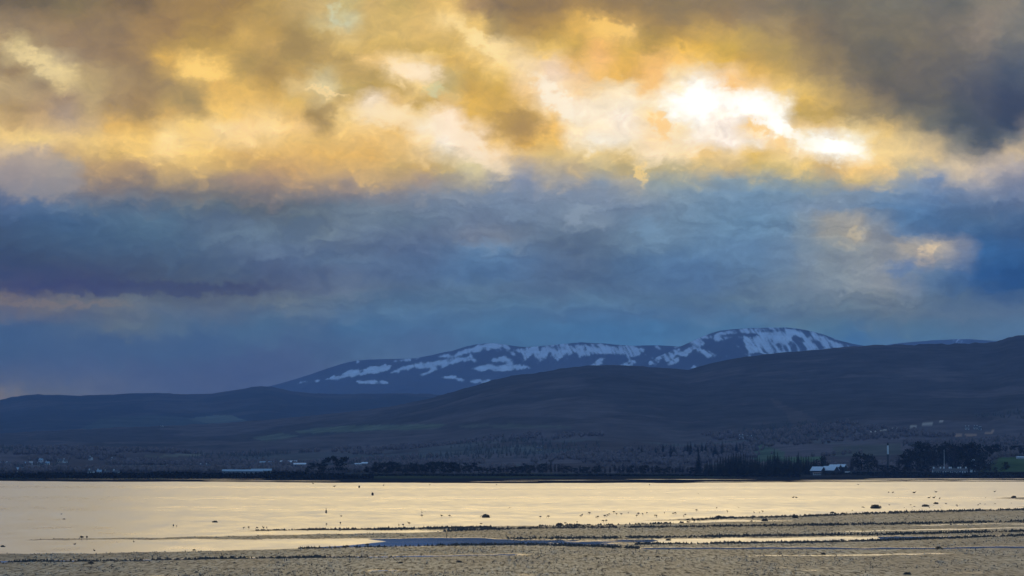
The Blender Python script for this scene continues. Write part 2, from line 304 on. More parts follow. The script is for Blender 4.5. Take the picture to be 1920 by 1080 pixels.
# the gap in front of the sun is far brighter than paper white
lum = N.sep(deck)
hot = N.smooth(lum[2], 0.78, 1.35, 1.0, 1.8)
deck = N.mix(1.0, deck, N.xyz(hot, N.math('POWER', hot, 0.92), N.math('POWER', hot, 0.8)), 'MULTIPLY')
# single puffs, wisps and rents of the deck: (column, row, half width, half height, tilt, colour, strength, edge)
bx_ = N.math('ADD', sx0, N.math('ADD', N.math('MULTIPLY_ADD', o1[0], 24, -12), N.math('MULTIPLY_ADD', o2[0], 64, -32)))
by_ = N.math('ADD', sy0, N.math('ADD', N.math('MULTIPLY_ADD', o1[1], 16, -8), N.math('MULTIPLY_ADD', o2[1], 44, -22)))
bvec = N.xyz(bx_, by_, 0.0)
PUFFS = [(72, 335, 82, 44, 0, (160, 152, 150), .5, .5), (240, 542, 300, 14, 0, (58, 70, 102), .55, .6), (110, 573, 150, 8, 0, (122, 115, 122), .5, .9), (560, 432, 60, 20, -12, (84, 104, 132), .5, .8),
         (70, 125, 68, 17, 28, (238, 213, 156), .7, 1.1), (380, 137, 52, 20, 8, (255, 211, 122), .8, 1), (560, 88, 40, 42, 0, (162, 136, 88), .55, 1),
         (905, 85, 84, 16, 38, (255, 228, 165), .75, 1.2), (775, 135, 62, 18, 12, (255, 231, 196), .7, 1.1), (815, 170, 24, 15, 0, (196, 206, 172), .5, 1.2),
         (628, 25, 12, 28, 5, (205, 212, 184), .5, 1.2), (606, 173, 44, 6, 12, (252, 218, 156), .6, 1.0), (606, 212, 34, 20, -30, (164, 137, 88), .45, 1.1),
         (745, 218, 100, 28, 12, (255, 230, 186), .55, 1.1), (872, 262, 100, 24, 38, (255, 234, 205), .7, 1.1), (975, 240, 56, 40, 0, (165, 135, 70), .6, 1.2),
         (1045, 185, 74, 18, 46, (255, 241, 217), .75, .9), (1150, 55, 48, 15, 15, (250, 203, 115), .75, .9), (1240, 235, 15, 32, -22, (255, 205, 130), .75, .9),
         (1425, 242, 27, 12, 38, (250, 205, 130), .75, .9), (1203, 325, 12, 26, 16, (248, 212, 140), .7, 1.1),
         (1085, 402, 38, 14, -35, (136, 153, 173), .65, .8), (1222, 430, 42, 21, 15, (118, 152, 184), .4, 1.1), (1734, 482, 27, 17, -25, (190, 175, 160), .4, 1.1),
         (1740, 468, 15, 18, 20, (226, 202, 166), .6, 1.2), (1604, 437, 12, 22, 20, (196, 182, 156), .5, 1.2), (1690, 506, 40, 22, 0, (60, 106, 164), .45, 1.1),
         (1562, 278, 80, 18, 8, (255, 254, 246), .85, 1.2), (1308, 196, 62, 42, -20, (255, 254, 250), .75, 1.3), (1378, 186, 62, 22, 8, (255, 252, 242), .65, 1.3), (1440, 208, 32, 46, -30, (255, 253, 246), .75, 1.3), (1478, 246, 38, 15, 40, (255, 253, 246), .75, 1.2), (1350, 222, 36, 18, 5, (248, 230, 214), .6, 1.1)]
for cx, cy, rx, ry, rot, c, st, ed in PUFFS:
    mp_ = N.n.new('ShaderNodeMapping'); mp_.vector_type = 'TEXTURE'
    mp_.inputs['Location'].default_value = (cx, cy, 0)
    mp_.inputs['Rotation'].default_value = (0, 0, math.radians(rot))
    mp_.inputs['Scale'].default_value = (rx * 1.25, ry * 1.25, 1)
    N.l.new(bvec, mp_.inputs['Vector'])
    gr = N.n.new('ShaderNodeTexGradient'); gr.gradient_type = 'SPHERICAL'
    N.l.new(mp_.outputs[0], gr.inputs[0])
    T1 = math.exp(-HAZE_D * min(HAZE_TOP / math.sin(math.radians((HOR - cy) / UNIT)), HAZE_END))
    cc = tuple(max(0.01, (lin(v) - HAZE_L[k] * (1 - T1)) / T1) * (1.12 if min(c) > 240 else 1.0) for k, v in enumerate(c))
    deck = N.mix(N.smooth(gr.outputs['Fac'], 0.0, 0.75 * ed, 0.0, st), deck, cc)
# clear sky and broken cloud over the rest of the dome
nish = N.n.new('ShaderNodeTexSky')
nish.sky_type = 'NISHITA'
nish.sun_disc = False
nish.sun_elevation = math.radians(SUN_EL)
nish.sun_rotation = math.radians(SUN_AZ)
nish.air_density = 1.0
nish.dust_density = 1.0
clear = N.mix(1.0, nish.outputs[0], (0.10, 0.10, 0.10), 'MULTIPLY')
cn = N.noise(tc, 3.2, 6, 0.6)
cn2 = N.noise(tc, 9.0, 5, 0.6)
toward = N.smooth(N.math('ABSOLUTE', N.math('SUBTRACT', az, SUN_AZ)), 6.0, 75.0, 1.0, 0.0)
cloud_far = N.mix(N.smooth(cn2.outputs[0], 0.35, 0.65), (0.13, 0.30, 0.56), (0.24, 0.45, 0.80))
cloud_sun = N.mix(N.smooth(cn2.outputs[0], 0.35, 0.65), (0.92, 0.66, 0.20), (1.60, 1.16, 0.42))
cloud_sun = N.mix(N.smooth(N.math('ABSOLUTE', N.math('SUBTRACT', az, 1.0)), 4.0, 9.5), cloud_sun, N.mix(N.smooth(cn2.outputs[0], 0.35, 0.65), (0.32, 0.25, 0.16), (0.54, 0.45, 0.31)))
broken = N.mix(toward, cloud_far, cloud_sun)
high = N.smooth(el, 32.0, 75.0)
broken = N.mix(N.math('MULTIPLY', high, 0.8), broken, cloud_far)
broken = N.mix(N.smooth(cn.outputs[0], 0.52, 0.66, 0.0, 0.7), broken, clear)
# the deck in view goes over into it
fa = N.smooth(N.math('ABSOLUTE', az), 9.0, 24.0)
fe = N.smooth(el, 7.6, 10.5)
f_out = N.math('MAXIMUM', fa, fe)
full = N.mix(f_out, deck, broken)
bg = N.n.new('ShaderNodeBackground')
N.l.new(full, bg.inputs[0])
bg.inputs[1].default_value = 1.0
wo = N.n.new('ShaderNodeOutputWorld')
N.l.new(bg.outputs[0], wo.inputs[0])
world.cycles.sampling_method = 'NONE'
# ------------------------------------------------------------------ helpers for things
def tag(o, label=None, cat=None, group=None, kind=None):
    if label: o['label'] = label
    if cat: o['category'] = cat
    if group: o['group'] = group
    if kind: o['kind'] = kind
    return o

def link(name, me, mat=None, parent=None):
    o = bpy.data.objects.new(name, me)
    COL.objects.link(o)
    if mat is not None and me is not None and not me.materials: me.materials.append(mat)
    if parent is not None: o.parent = parent
    return o

def empty(name, loc, rz=0.0, sc=1.0):
    o = bpy.data.objects.new(name, None)
    COL.objects.link(o)
    o.location = loc
    o.rotation_euler = (0, 0, rz)
    o.scale = (sc, sc, sc)
    o.empty_display_size = 0.5
    return o

def mesh_of(verts, faces, name='mesh', smooth=False):
    me = bpy.data.meshes.new(name)
    me.from_pydata([tuple(v) for v in verts], [], [tuple(f) for f in faces])
    if smooth: me.polygons.foreach_set('use_smooth', [True] * len(me.polygons))
    me.update()
    return me

def _h(ix, iy, seed):
    n = (ix.astype(np.int64) * 374761393 + iy.astype(np.int64) * 668265263 + seed * 974634541) & 0xffffffff
    n = ((n ^ (n >> 13)) * 1274126177) & 0xffffffff
    n = n ^ (n >> 16)
    return (n & 0xffff) / 32767.5 - 1.0

def vnoise(x, y, seed=0):
    ix, iy = np.floor(x), np.floor(y)
    fx, fy = x - ix, y - iy
    fx = fx * fx * (3 - 2 * fx); fy = fy * fy * (3 - 2 * fy)
    a, b = _h(ix, iy, seed), _h(ix + 1, iy, seed)
    c, d = _h(ix, iy + 1, seed), _h(ix + 1, iy + 1, seed)
    return (a + (b - a) * fx) * (1 - fy) + (c + (d - c) * fx) * fy

def fbm(x, y, seed=0, octaves=5, gain=0.5):
    s, a, t = 0.0, 1.0, 0.0
    for k in range(octaves):
        s = s + a * vnoise(x, y, seed + k * 17)
        t += a
        a *= gain
        x, y = x * 2.03 + 5.1, y * 2.03 + 9.7
    return s / t

def sst(a, b, v):
    t = np.clip((v - a) / (b - a), 0, 1)
    return t * t * (3 - 2 * t)

def curve(pts, x):
    p = np.array(pts, float)
    return np.interp(x, p[:, 0], p[:, 1])

def grid_mesh(name, X, Y, Z, mat, colors=None, attrs=None):
    r, c = X.shape
    co = np.stack([X, Y, Z], -1).reshape(-1, 3).astype(np.float32)
    idx = np.arange(r * c).reshape(r, c)
    q = np.stack([idx[:-1, :-1], idx[:-1, 1:], idx[1:, 1:], idx[1:, :-1]], -1).reshape(-1, 4)
    me = bpy.data.meshes.new(name)
    me.vertices.add(len(co)); me.vertices.foreach_set('co', co.ravel())
    me.loops.add(q.size); me.loops.foreach_set('vertex_index', q.ravel().astype(np.int32))
    me.polygons.add(len(q)); me.polygons.foreach_set('loop_start', np.arange(0, q.size, 4, dtype=np.int32))
    me.polygons.foreach_set('use_smooth', np.ones(len(q), dtype=bool))
    me.update(calc_edges=True)
    if colors is not None:
        at_ = me.color_attributes.new('cover', 'FLOAT_COLOR', 'POINT')
        at_.data.foreach_set('color', np.concatenate([colors.reshape(-1, 3), np.ones((r * c, 1))], 1).astype(np.float32).ravel())
    for k, v in (attrs or {}).items():
        at_ = me.attributes.new(k, 'FLOAT', 'POINT')
        at_.data.foreach_set('value', v.astype(np.float32).ravel())
    o = link(name, me, mat)
    return tag(o, kind='structure')

def in_poly(px, py, poly):
    inside = np.zeros(px.shape, bool)
    n = len(poly)
    for i in range(n):
        x1, y1 = poly[i]; x2, y2 = poly[(i + 1) % n]
        if y1 == y2: continue
        cond = (y1 > py) != (y2 > py)
        inside ^= cond & (px < (x2 - x1) * (py - y1) / (y2 - y1) + x1)
    return inside

def new_mat(name):
    m = bpy.data.materials.new(name)
    m.use_nodes = True
    t = NT(m.node_tree)
    b = t.n['Principled BSDF']
    return m, t, b

def plain(name, col, rough=0.8, var=0.25, scale=1.5, metallic=0.0, spec=0.3):
    """a painted or natural surface: base colour broken by two noises and a little relief"""
    m, t, b = new_mat(name)
    g = t.n.new('ShaderNodeTexCoord').outputs['Object']
    n1 = t.noise(g, scale, 5, 0.6).outputs[0]
    n2 = t.noise(g, scale * 7, 3, 0.6).outputs[0]
    k = t.math('ADD', t.math('MULTIPLY', n1, 0.7), t.math('MULTIPLY', n2, 0.3))
    lo = tuple(c * (1 - var) for c in col); hi = tuple(min(1, c * (1 + var)) for c in col)
    t.l.new(t.mix(t.smooth(k, 0.3, 0.7, kind='LINEAR'), lo, hi), b.inputs['Base Color'])
    b.inputs['Roughness'].default_value = rough
    b.inputs['Metallic'].default_value = metallic
    b.inputs['Specular IOR Level'].default_value = spec
    bp = t.n.new('ShaderNodeBump'); bp.inputs['Strength'].default_value = 0.3; bp.inputs['Distance'].default_value = 0.03
    t.l.new(n2, bp.inputs['Height']); t.l.new(bp.outputs[0], b.inputs['Normal'])
    return m

# ------------------------------------------------------------------ far terrain
def land_mat(name, cell, amp=0.35, relief=0.0):
    m, t, b = new_mat(name)
    a = t.n.new('ShaderNodeVertexColor'); a.layer_name = 'cover'
    g = t.n.new('ShaderNodeNewGeometry').outputs['Position']
    n1 = t.noise(g, 1.0 / cell, 6, 0.65).outputs[0]
    k = t.smooth(n1, 0.3, 0.7, 1 - amp, 1 + amp, 'LINEAR')
    t.l.new(t.mix(1.0, a.outputs[0], t.xyz(k, k, k), 'MULTIPLY'), b.inputs['Base Color'])
    b.inputs['Roughness'].default_value = 0.95
    b.inputs['Specular IOR Level'].default_value = 0.0
    if relief:
        bp = t.n.new('ShaderNodeBump'); bp.inputs['Strength'].default_value = 0.8; bp.inputs['Distance'].default_value = relief
        t.l.new(n1, bp.inputs['Height']); t.l.new(bp.outputs[0], b.inputs['Normal'])
    return m

def row_of(Z, D):
    """photo row of a point of height Z at distance D"""
    c, s = math.cos(PITCH), math.sin(PITCH)
    zz = Z - CAMH
    return 540.0 - F * (zz * c - D * s) / (D * c + zz * s)

def x_at(px, D, Z=0):
    c, s = math.cos(PITCH), math.sin(PITCH)
    return (px - 960.0) / F * (D * c + (Z - CAMH) * s)

def z_of(py, D):
    """height seen in photo row py at distance D (array version)"""
    b = 540.0 - py
    c, s = math.cos(PITCH), math.sin(PITCH)
    return CAMH + D * (F * s + b * c) / (F * c - b * s)

# --- snowy mountains
HEATH = np.array([0.050, 0.052, 0.056])
SNOW = np.array([0.74, 0.84, 0.92])
def mountain(name, ridge, D1, D0, px0, px1, step, rows, snow, dark, seed, cell, low, streak=0.0, gully=1.0):
    px = np.arange(px0, px1 + step, step)
    t = np.concatenate([np.linspace(0, 1, rows) ** 0.8, 1 + np.linspace(0.05, 0.6, 10)])
    PX, T = np.meshgrid(px, t)
    D = D0 + (D1 - D0) * T
    zr = z_of(curve(ridge, PX[0]), D1)[None, :]
    S = np.where(T <= 1, 0.35 * T + 0.65 * T ** 1.5, 1 - (T - 1) * 0.9)
    Z = low + (zr - low) * S
    X = x_at(PX, D, Z)
    env = np.clip(T, 0, 1) * np.clip((1 - T) * 6, 0, 1)
    # gullies running down the face
    g = fbm(X / 420 + fbm(X / 900, D / 900, seed + 5, 3) * 1.2, D / 2600, seed, 5, 0.55)
    Z = Z + env * (-np.abs(g) * 75 * gully + fbm(X / 900, D / 900, seed + 9, 4) * 45)
    Z = Z + np.clip(T, 0, 1) * fbm(X / 150, D / 400, seed + 3, 3) * 3.0
    PY = row_of(Z, D)
    wx = PX + fbm(X / 90, D / 380, seed + 40, 6, 0.62) * 13
    wy = PY + fbm(X / 90, D / 380, seed + 41, 6, 0.62) * 6.5
    s = np.zeros(PX.shape)
    for p in snow: s = np.maximum(s, in_poly(wx, wy, p).astype(float))
    for p in dark: s = np.where(in_poly(wx, wy, p), 0.0, s)
    n = fbm(X / 45, D / 200, seed + 60, 4, 0.6)
    if streak:                       # thin snow lying in the gullies below the snow fields
        gl = fbm(X / 38 + D / 300, D / 900, seed + 70, 4)
        up = sst(690, 655, PY)
        s = np.maximum(s, ((gl > 0.30 - 0.2 * streak * up) & (up > 0.15) & (n > -0.1)).astype(float) * 0.9)
    s = np.where(n < -0.34, s * 0.3, s)
    for k in range(2):
        s = (s + np.roll(s, 1, 1) + np.roll(s, -1, 1)) / 3
        s[1:-1] = (s[1:-1] + s[2:] + s[:-2]) / 3
    fine = fbm(X / 9 + D / 130, D / 200, seed + 75, 4, 0.65)
    fine = np.where(PX < 965, 0.5 * fine + 0.8 * fbm(X / 34, D / 95, seed + 78, 4, 0.6), fine)
    rib = np.abs(fbm(X / 26 + D / 420, D / 900, seed + 77, 3))
    s = sst(0.34, 0.95, s + 0.70 * fine * (s > 0.03) - 0.36 * sst(0.16, 0.03, rib) * s * sst(930, 1000, PX)) * (0.80 + 0.2 * n)
    base = HEATH[None, None, :] * (1 + 0.3 * fbm(X / 300, D / 700, seed + 80, 4))[..., None]
    colr = base * (1 - s[..., None]) + SNOW * s[..., None]
    return grid_mesh(name, X, D, Z, land_mat(name, cell, 0.12), colr)

RIDGE_C = [(1500, 668), (1600, 655), (1650, 648.5), (1690, 643), (1720, 640), (1750, 638), (1790, 636), (1820, 636), (1850, 638), (1890, 641), (1950, 650), (2050, 662)]
RIDGE_A = [(330, 760), (440, 738), (500, 726), (530, 718), (560, 709), (585, 701), (610, 692), (630, 686), (650, 680), (670, 676), (690, 674), (740, 673), (780, 671.5), (815, 665), (850, 657), (875, 649), (895, 645), (915, 643), (935, 644), (960, 648), (985, 651), (1010, 649.5), (1050, 645), (1090, 642), (1130, 644), (1180, 648), (1240, 648), (1290, 650), (1350, 658), (1450, 672)]
RIDGE_B = [(1120, 712), (1170, 694), (1200, 683), (1230, 670), (1260, 656), (1290, 643), (1310, 634), (1330, 626), (1350, 620), (1370, 617.5), (1400, 615.5), (1440, 614), (1475, 614), (1500, 617), (1520, 621), (1545, 628), (1570, 637), (1600, 645), (1640, 652), (1700, 662), (1800, 680)]
mountain('distant_ridge', RIDGE_C, 24500, 21000, 1500, 2050, 3.0, 40, [[(1770, 645), (1800, 642), (1840, 644), (1800, 647)]], [], 5, 300, 250)
SNOW_A = [
    [(553, 717), (566, 713), (577, 713), (570, 717)], [(583, 717), (600, 713), (608, 713), (598, 717)],
    [(612, 712), (640, 702), (655, 694), (690, 687), (737, 685), (722, 695), (690, 701), (650, 708), (615, 713)],
    [(727, 681), (755, 674), (778, 673), (762, 680)],
    [(815, 670), (850, 660), (880, 650), (900, 645), (930, 645), (960, 649), (985, 654), (1010, 652), (1050, 647), (1090, 644), (1130, 646), (1180, 650), (1212, 656), (1200, 668), (1185, 672), (1150, 662), (1110, 664), (1085, 674), (1060, 666), (1045, 680), (1030, 664), (1010, 684), (1000, 664), (985, 672), (975, 658), (940, 652), (905, 660), (870, 667), (840, 671)],
    [(728, 699), (770, 684), (830, 674), (888, 671), (882, 679), (850, 684), (832, 691), (790, 704), (786, 702), (812, 690), (780, 690), (745, 700)],
    [(880, 693), (915, 683), (965, 686), (1005, 692), (960, 695), (900, 697)],
    [(820, 706), (850, 707), (885, 712), (922, 711), (918, 718), (880, 717), (832, 710)],
    [(660, 713), (700, 711), (728, 714), (735, 720), (710, 717), (670, 716)],
    [(905, 678), (945, 667), (968, 675), (960, 681), (930, 680)],
    [(925, 690), (960, 680), (990, 686), (1000, 690), (950, 689)],
    [(1095, 690), (1120, 672), (1140, 668), (1125, 684), (1105, 692)], [(1150, 690), (1180, 676), (1195, 678), (1170, 690)]]
mountain('snowy_mountain', RIDGE_A, 22500, 17500, 330, 1420, 1.6, 150, SNOW_A,
         [[(1060, 672), (1075, 660), (1085, 668), (1075, 682)], [(850, 668), (880, 661), (930, 656), (920, 661), (880, 668)]], 21, 160, 130, 0.6)
SNOW_B = [
    [(1205, 684), (1215, 675), (1245, 661), (1290, 644), (1330, 628), (1350, 621), (1400, 617), (1470, 616), (1505, 620), (1545, 631), (1575, 642), (1600, 652), (1540, 662), (1440, 664), (1428, 650), (1408, 662), (1392, 640), (1375, 632), (1350, 640), (1332, 634), (1318, 648), (1300, 655), (1290, 668), (1275, 662), (1262, 674), (1240, 672), (1232, 684)],
    [(1250, 684), (1270, 668), (1278, 672), (1258, 686)], [(1290, 692), (1300, 684), (1310, 685), (1300, 694)],
    [(1205, 690), (1230, 682), (1228, 690)]]
DARK_B = [[(1448, 662), (1452, 645), (1462, 638), (1470, 646), (1475, 660), (1465, 664)], [(1478, 660), (1480, 640), (1490, 628), (1500, 634), (1510, 655), (1500, 660)],
          [(1345, 628), (1400, 626), (1430, 630), (1400, 633), (1360, 632)], [(1400, 621), (1450, 620), (1480, 622), (1440, 623)],
          [(1530, 655), (1538, 640), (1548, 655)], [(1500, 619), (1540, 628), (1590, 648), (1560, 640), (1525, 628)]]
mountain('snowy_peak', RIDGE_B, 20500, 16500, 1120, 1800, 1.5, 150, SNOW_B, DARK_B, 33, 140, 130, 0.7)

# --- wooded hills on the left
def cover_mix(X, D, base, alt, seed, cell, th=0.1):
    n = fbm(X / cell, D / (cell * 1.6), seed, 5, 0.55)
    k = sst(th - 0.08, th + 0.08, n)[..., None]
    return np.array(base) * (1 - k) + np.array(alt) * k

RIDGE_L = [(-330, 790), (-150, 772), (-40, 757), (0, 750), (25, 744), (50, 740), (70, 739), (100, 740), (150, 742), (200, 740), (250, 737), (300, 736.5), (340, 739.5), (400, 738), (440, 731), (475, 725.5), (497, 724), (515, 726), (540, 732), (575, 737), (640, 739), (720, 738), (790, 738), (850, 742), (930, 752), (1050, 775)]
px = np.arange(-330, 1052, 2.5)
tt = np.concatenate([np.linspace(0, 1, 120), 1 + np.linspace(0.05, 0.5, 8)])
PX, T = np.meshgrid(px, tt)
D = 8200 + (12800 - 8200) * T
zr = z_of(curve(RIDGE_L, px), 12800)[None, :]
Z = 60 + (zr - 60) * np.where(T <= 1, 0.55 * T + 0.45 * T ** 2, 1 - (T - 1) * 0.8)
X = x_at(PX, D, Z)
env = np.clip(T, 0, 1) * np.clip((1 - T) * 5, 0, 1)
Z = Z + env * fbm(X / 1100, D / 1300, 3, 4) * 40 + np.clip(T * 2, 0, 1) * fbm(X / 25, D / 60, 4, 2) * 2.2
PY = row_of(Z, D)
C = cover_mix(X, D, (0.030, 0.036, 0.038), (0.056, 0.054, 0.054), 61, 500)
fx = PX + fbm(X / 200, D / 300, 62, 3) * 10; fy = PY + fbm(X / 200, D / 300, 63, 3) * 3
for poly, c in (([(345, 786), (400, 779), (440, 778), (490, 797), (450, 803), (430, 806), (400, 796)], (0.085, 0.10, 0.075)),
                ([(150, 800), (200, 782), (280, 778), (330, 782), (380, 792), (395, 806), (300, 812), (160, 812)], (0.048, 0.060, 0.050)),
                ([(90, 815), (170, 802), (180, 822), (90, 822)], (0.042, 0.052, 0.045))):
    C = np.where(in_poly(fx, fy, poly)[..., None], np.array(c) * (1 + 0.3 * fbm(X / 120, D / 120, 64, 3))[..., None], C)
grid_mesh('wooded_hills', X, D, Z, land_mat('hill_cover', 120, 0.35, 4.0), C)

# --- the land behind the far shore, rising to the long dark hill
SHORE = [(-400, 1985), (0, 1990), (500, 2000), (700, 2080), (900, 2150), (1100, 2240), (1450, 2300), (1700, 2393), (2400, 2393)]
RIDGE_N = [(-300, 822), (0, 812), (120, 806), (250, 800), (380, 795), (500, 787), (600, 777), (680, 769), (740, 760), (800, 748), (830, 740), (860, 731), (900, 719), (940, 709), (970, 703), (1000, 700), (1030, 694), (1060, 689), (1100, 685), (1150, 684), (1200, 686), (1250, 690), (1290, 692.5), (1310, 687), (1340, 679), (1370, 673), (1400, 668), (1470, 660), (1540, 655), (1600, 650), (1650, 648), (1700, 647), (1780, 645.5), (1850, 643.5), (1868, 641), (1890, 633), (1920, 628), (1990, 615), (2100, 600), (2300, 590)]
HILL0, HILL1 = 3000.0, 7200.0
def land_z(px, D):
    px = np.asarray(px, float); D = np.asarray(D, float)
    s = D - curve(SHORE, px)
    right = sst(1450, 1650, px)
    z = (0.9 + 1.5 * right) * sst(0, 45, s) + 0.9 * sst(45, 600, s) - 0.5 * sst(30, -60, s)
    t = np.clip((D - HILL0) / (HILL1 - HILL0), 0, 1.4)
    zr = z_of(curve(RIDGE_N, px), HILL1)
    S = np.where(t <= 1, 0.35 * t + 0.65 * t ** 1.7, 1 - (t - 1) * 1.2)
    X = x_at(px, D)
    e = np.clip(t * 3, 0, 1) * np.clip((1 - t) * 5, 0, 1)
    z = z + 12.0 * sst(2430, 2900, D) * sst(1825, 1880, px) * sst(3400, 3000, D)
    return z + (zr - 2.5) * S + e * (fbm(X / 600, D / 900, 71, 5, 0.55) * 26) + 0.4 * fbm(X / 60, D / 60, 72, 3) * sst(0, 200, s)

px = np.arange(-380, 2301, 2.5)
rows = np.concatenate([np.linspace(-60, 120, 22), np.linspace(130, 700, 26)])
PX1, R1 = np.meshgrid(px, rows)
D1 = curve(SHORE, PX1) + R1
D1 = np.concatenate([D1, np.broadcast_to(np.concatenate([np.linspace(3120, 7200, 120), np.linspace(7260, 8600, 10)])[:, None], (130, len(px)))], 0)
PX1 = np.broadcast_to(px[None, :], D1.shape)
Z1 = land_z(PX1, D1)
X1 = x_at(PX1, D1, Z1)
TT = np.clip((D1 - HILL0) / (HILL1 - HILL0), 0, 1)
Z1 = Z1 + sst(0.25, 0.5, TT) * (fbm(X1 / 14, D1 / 40, 75, 2) * 2.4 * (0.55 + 0.45 * fbm(X1 / 300, D1 / 300, 76, 2)))
PY1 = row_of(Z1, D1)
heath = cover_mix(X1, D1, (0.056, 0.053, 0.055), (0.086, 0.075, 0.076), 81, 260, 0.06)
low = cover_mix(X1, D1, (0.104, 0.088, 0.090), (0.088, 0.094, 0.088), 82, 260, 0.15)
low = np.where((fbm(X1 / 120, D1 / 420, 83, 4) > 0.12)[..., None], np.array((0.075, 0.060, 0.056)), low)
k = sst(0.22, 0.45, TT + 0.12 * fbm(X1 / 300, D1 / 500, 84, 3))[..., None]
C1 = low * (1 - k) + heath * k
flat = sst(3000, 2700, D1)[..., None]
marsh = cover_mix(X1, D1, (0.030, 0.028, 0.026), (0.042, 0.052, 0.030), 85, 60, 0.05)
C1 = C1 * (1 - flat) + marsh * flat
fx = PX1 + fbm(X1 / 90, D1 / 200, 86, 3) * 9; fy = PY1 + fbm(X1 / 90, D1 / 200, 87, 3) * 1.6
for poly, c in (([(555, 807), (640, 798), (740, 796), (832, 795), (815, 803), (690, 808), (560, 813)], (0.100, 0.118, 0.085)),
                ([(850, 797), (960, 795), (1100, 799), (1000, 803), (870, 802)], (0.085, 0.090, 0.076)),
                ([(470, 822), (530, 812), (560, 818), (500, 828)], (0.095, 0.108, 0.085)),
                ([(270, 856), (330, 852), (385, 849), (380, 854), (300, 859)], (0.13, 0.13, 0.10)),
                ([(1395, 838), (1430, 832), (1470, 848), (1480, 866), (1420, 868)], (0.08, 0.11, 0.07)),
                ([(1480, 858), (1540, 856), (1545, 872), (1480, 872)], (0.08, 0.12, 0.065)),
                ([(1866, 858), (1960, 855), (2000, 884), (1866, 884)], (0.050, 0.078, 0.034)),
                ([(1776, 863), (1800, 862), (1800, 873), (1776, 873)], (0.06, 0.10, 0.03)),
                ([(1560, 836), (1690, 832), (1690, 852), (1560, 856)], (0.085, 0.085, 0.07)),
                ([(1440, 744), (1540, 790), (1600, 812), (1500, 812)], (0.08, 0.068, 0.066))):
    C1 = np.where(in_poly(fx, fy, poly)[..., None], np.array(c) * (1 + 0.25 * fbm(X1 / 40, D1 / 40, 88, 3))[..., None], C1)
# a pale track climbing the hill and the scar of a sand pit
gap = fbm(X1 / 25, D1 * 0, 89, 2) > -0.45
trk = (np.abs(PY1 - np.interp(PX1, [1620, 1660, 1715, 1770], [811, 806.5, 799.5, 789])) < 1.2) & (PX1 > 1622) & (PX1 < 1768) & gap
C1 = np.where(trk[..., None], np.array((0.36, 0.33, 0.28)), C1)
pit = in_poly(fx, PY1, [(1785, 814), (1800, 812), (1800, 819), (1785, 819)]) | in_poly(fx, PY1, [(1806, 815), (1830, 811), (1864, 808), (1862, 812), (1830, 817), (1812, 819)])
C1 = np.where((pit & gap)[..., None], np.array((0.30, 0.20, 0.14)), C1)
grid_mesh('coastal_land', X1, D1, Z1, land_mat('land_cover', 60, 0.38, 3.0), C1)

def stand(px, row, far=7000.0):
    """distance at which the land is seen in photo row `row` of column px"""
    Ds = np.linspace(float(curve(SHORE, px)) + 40, far, 1400)
    rows_ = row_of(land_z(np.full(1400, float(px)), Ds), Ds)
    k = np.nonzero(rows_ <= row)[0]
    return float(Ds[k[0]]) if len(k) else float(Ds[-1])
# ------------------------------------------------------------------ water, mud and tide pools
def sheet(name, pts, z, mat):
    return tag(link(name, mesh_of([(x, y, z) for x, y in pts], [tuple(range(len(pts)))], name), mat), kind='structure')

# wind-rippled firth: tiny ripples far below a pixel act as a rough mirror, with calmer and rougher lanes
mw = bpy.data.materials.new('rippled_water'); mw.use_nodes = True
t = NT(mw.node_tree); t.n.clear()
g = t.n.new('ShaderNodeNewGeometry').outputs['Position']
lane = t.noise(t.vmath('MULTIPLY', g, (0.0011, 0.0065, 1)), 1.0, 6, 0.62).outputs[0]
lane2 = t.noise(t.vmath('MULTIPLY', g, (0.06, 0.035, 1)), 1.0, 4, 0.6).outputs[0]
rg = t.smooth(t.math('MULTIPLY_ADD', lane2, 0.3, t.math('MULTIPLY', lane, 0.7)), 0.34, 0.66, 0.29, 0.42)
lane3 = t.noise(t.vmath('MULTIPLY', g, (0.22, 0.045, 1)), 1.0, 4, 0.65).outputs[0]
rg = t.math('ADD', rg, t.smooth(lane3, 0.3, 0.7, -0.07, 0.07))
gl = t.n.new('ShaderNodeBsdfGlossy')
gl.inputs['Color'].default_value = (0.90, 0.90, 0.88, 1)
t.l.new(rg, gl.inputs['Roughness'])
df = t.n.new('ShaderNodeBsdfDiffuse'); df.inputs['Color'].default_value = (0.03, 0.04, 0.045, 1)
mx = t.n.new('ShaderNodeMixShader'); mx.inputs[0].default_value = 0.86
t.l.new(df.outputs[0], mx.inputs[1]); t.l.new(gl.outputs[0], mx.inputs[2])
wv = t.noise(t.vmath('MULTIPLY', g, (0.35, 1.1, 1)), 1.0, 3, 0.6).outputs[0]
bp = t.n.new('ShaderNodeBump'); bp.inputs['Strength'].default_value = 0.35; bp.inputs['Distance'].default_value = 0.05
t.l.new(wv, bp.inputs['Height'])
t.l.new(bp.outputs[0], gl.inputs['Normal'])
mo = t.n.new('ShaderNodeOutputMaterial'); t.l.new(mx.outputs[0], mo.inputs[0])
sheet('water', [(-6800, -600), (6800, -600), (6800, 6500), (-6800, 6500)], 0.0, mw)
sheet('seabed', [(-6800, -600), (6800, -600), (6800, 25800), (-6800, 25800)], -1.2, plain('sand_bed', (0.08, 0.07, 0.05), 0.9, 0.2, 0.02))

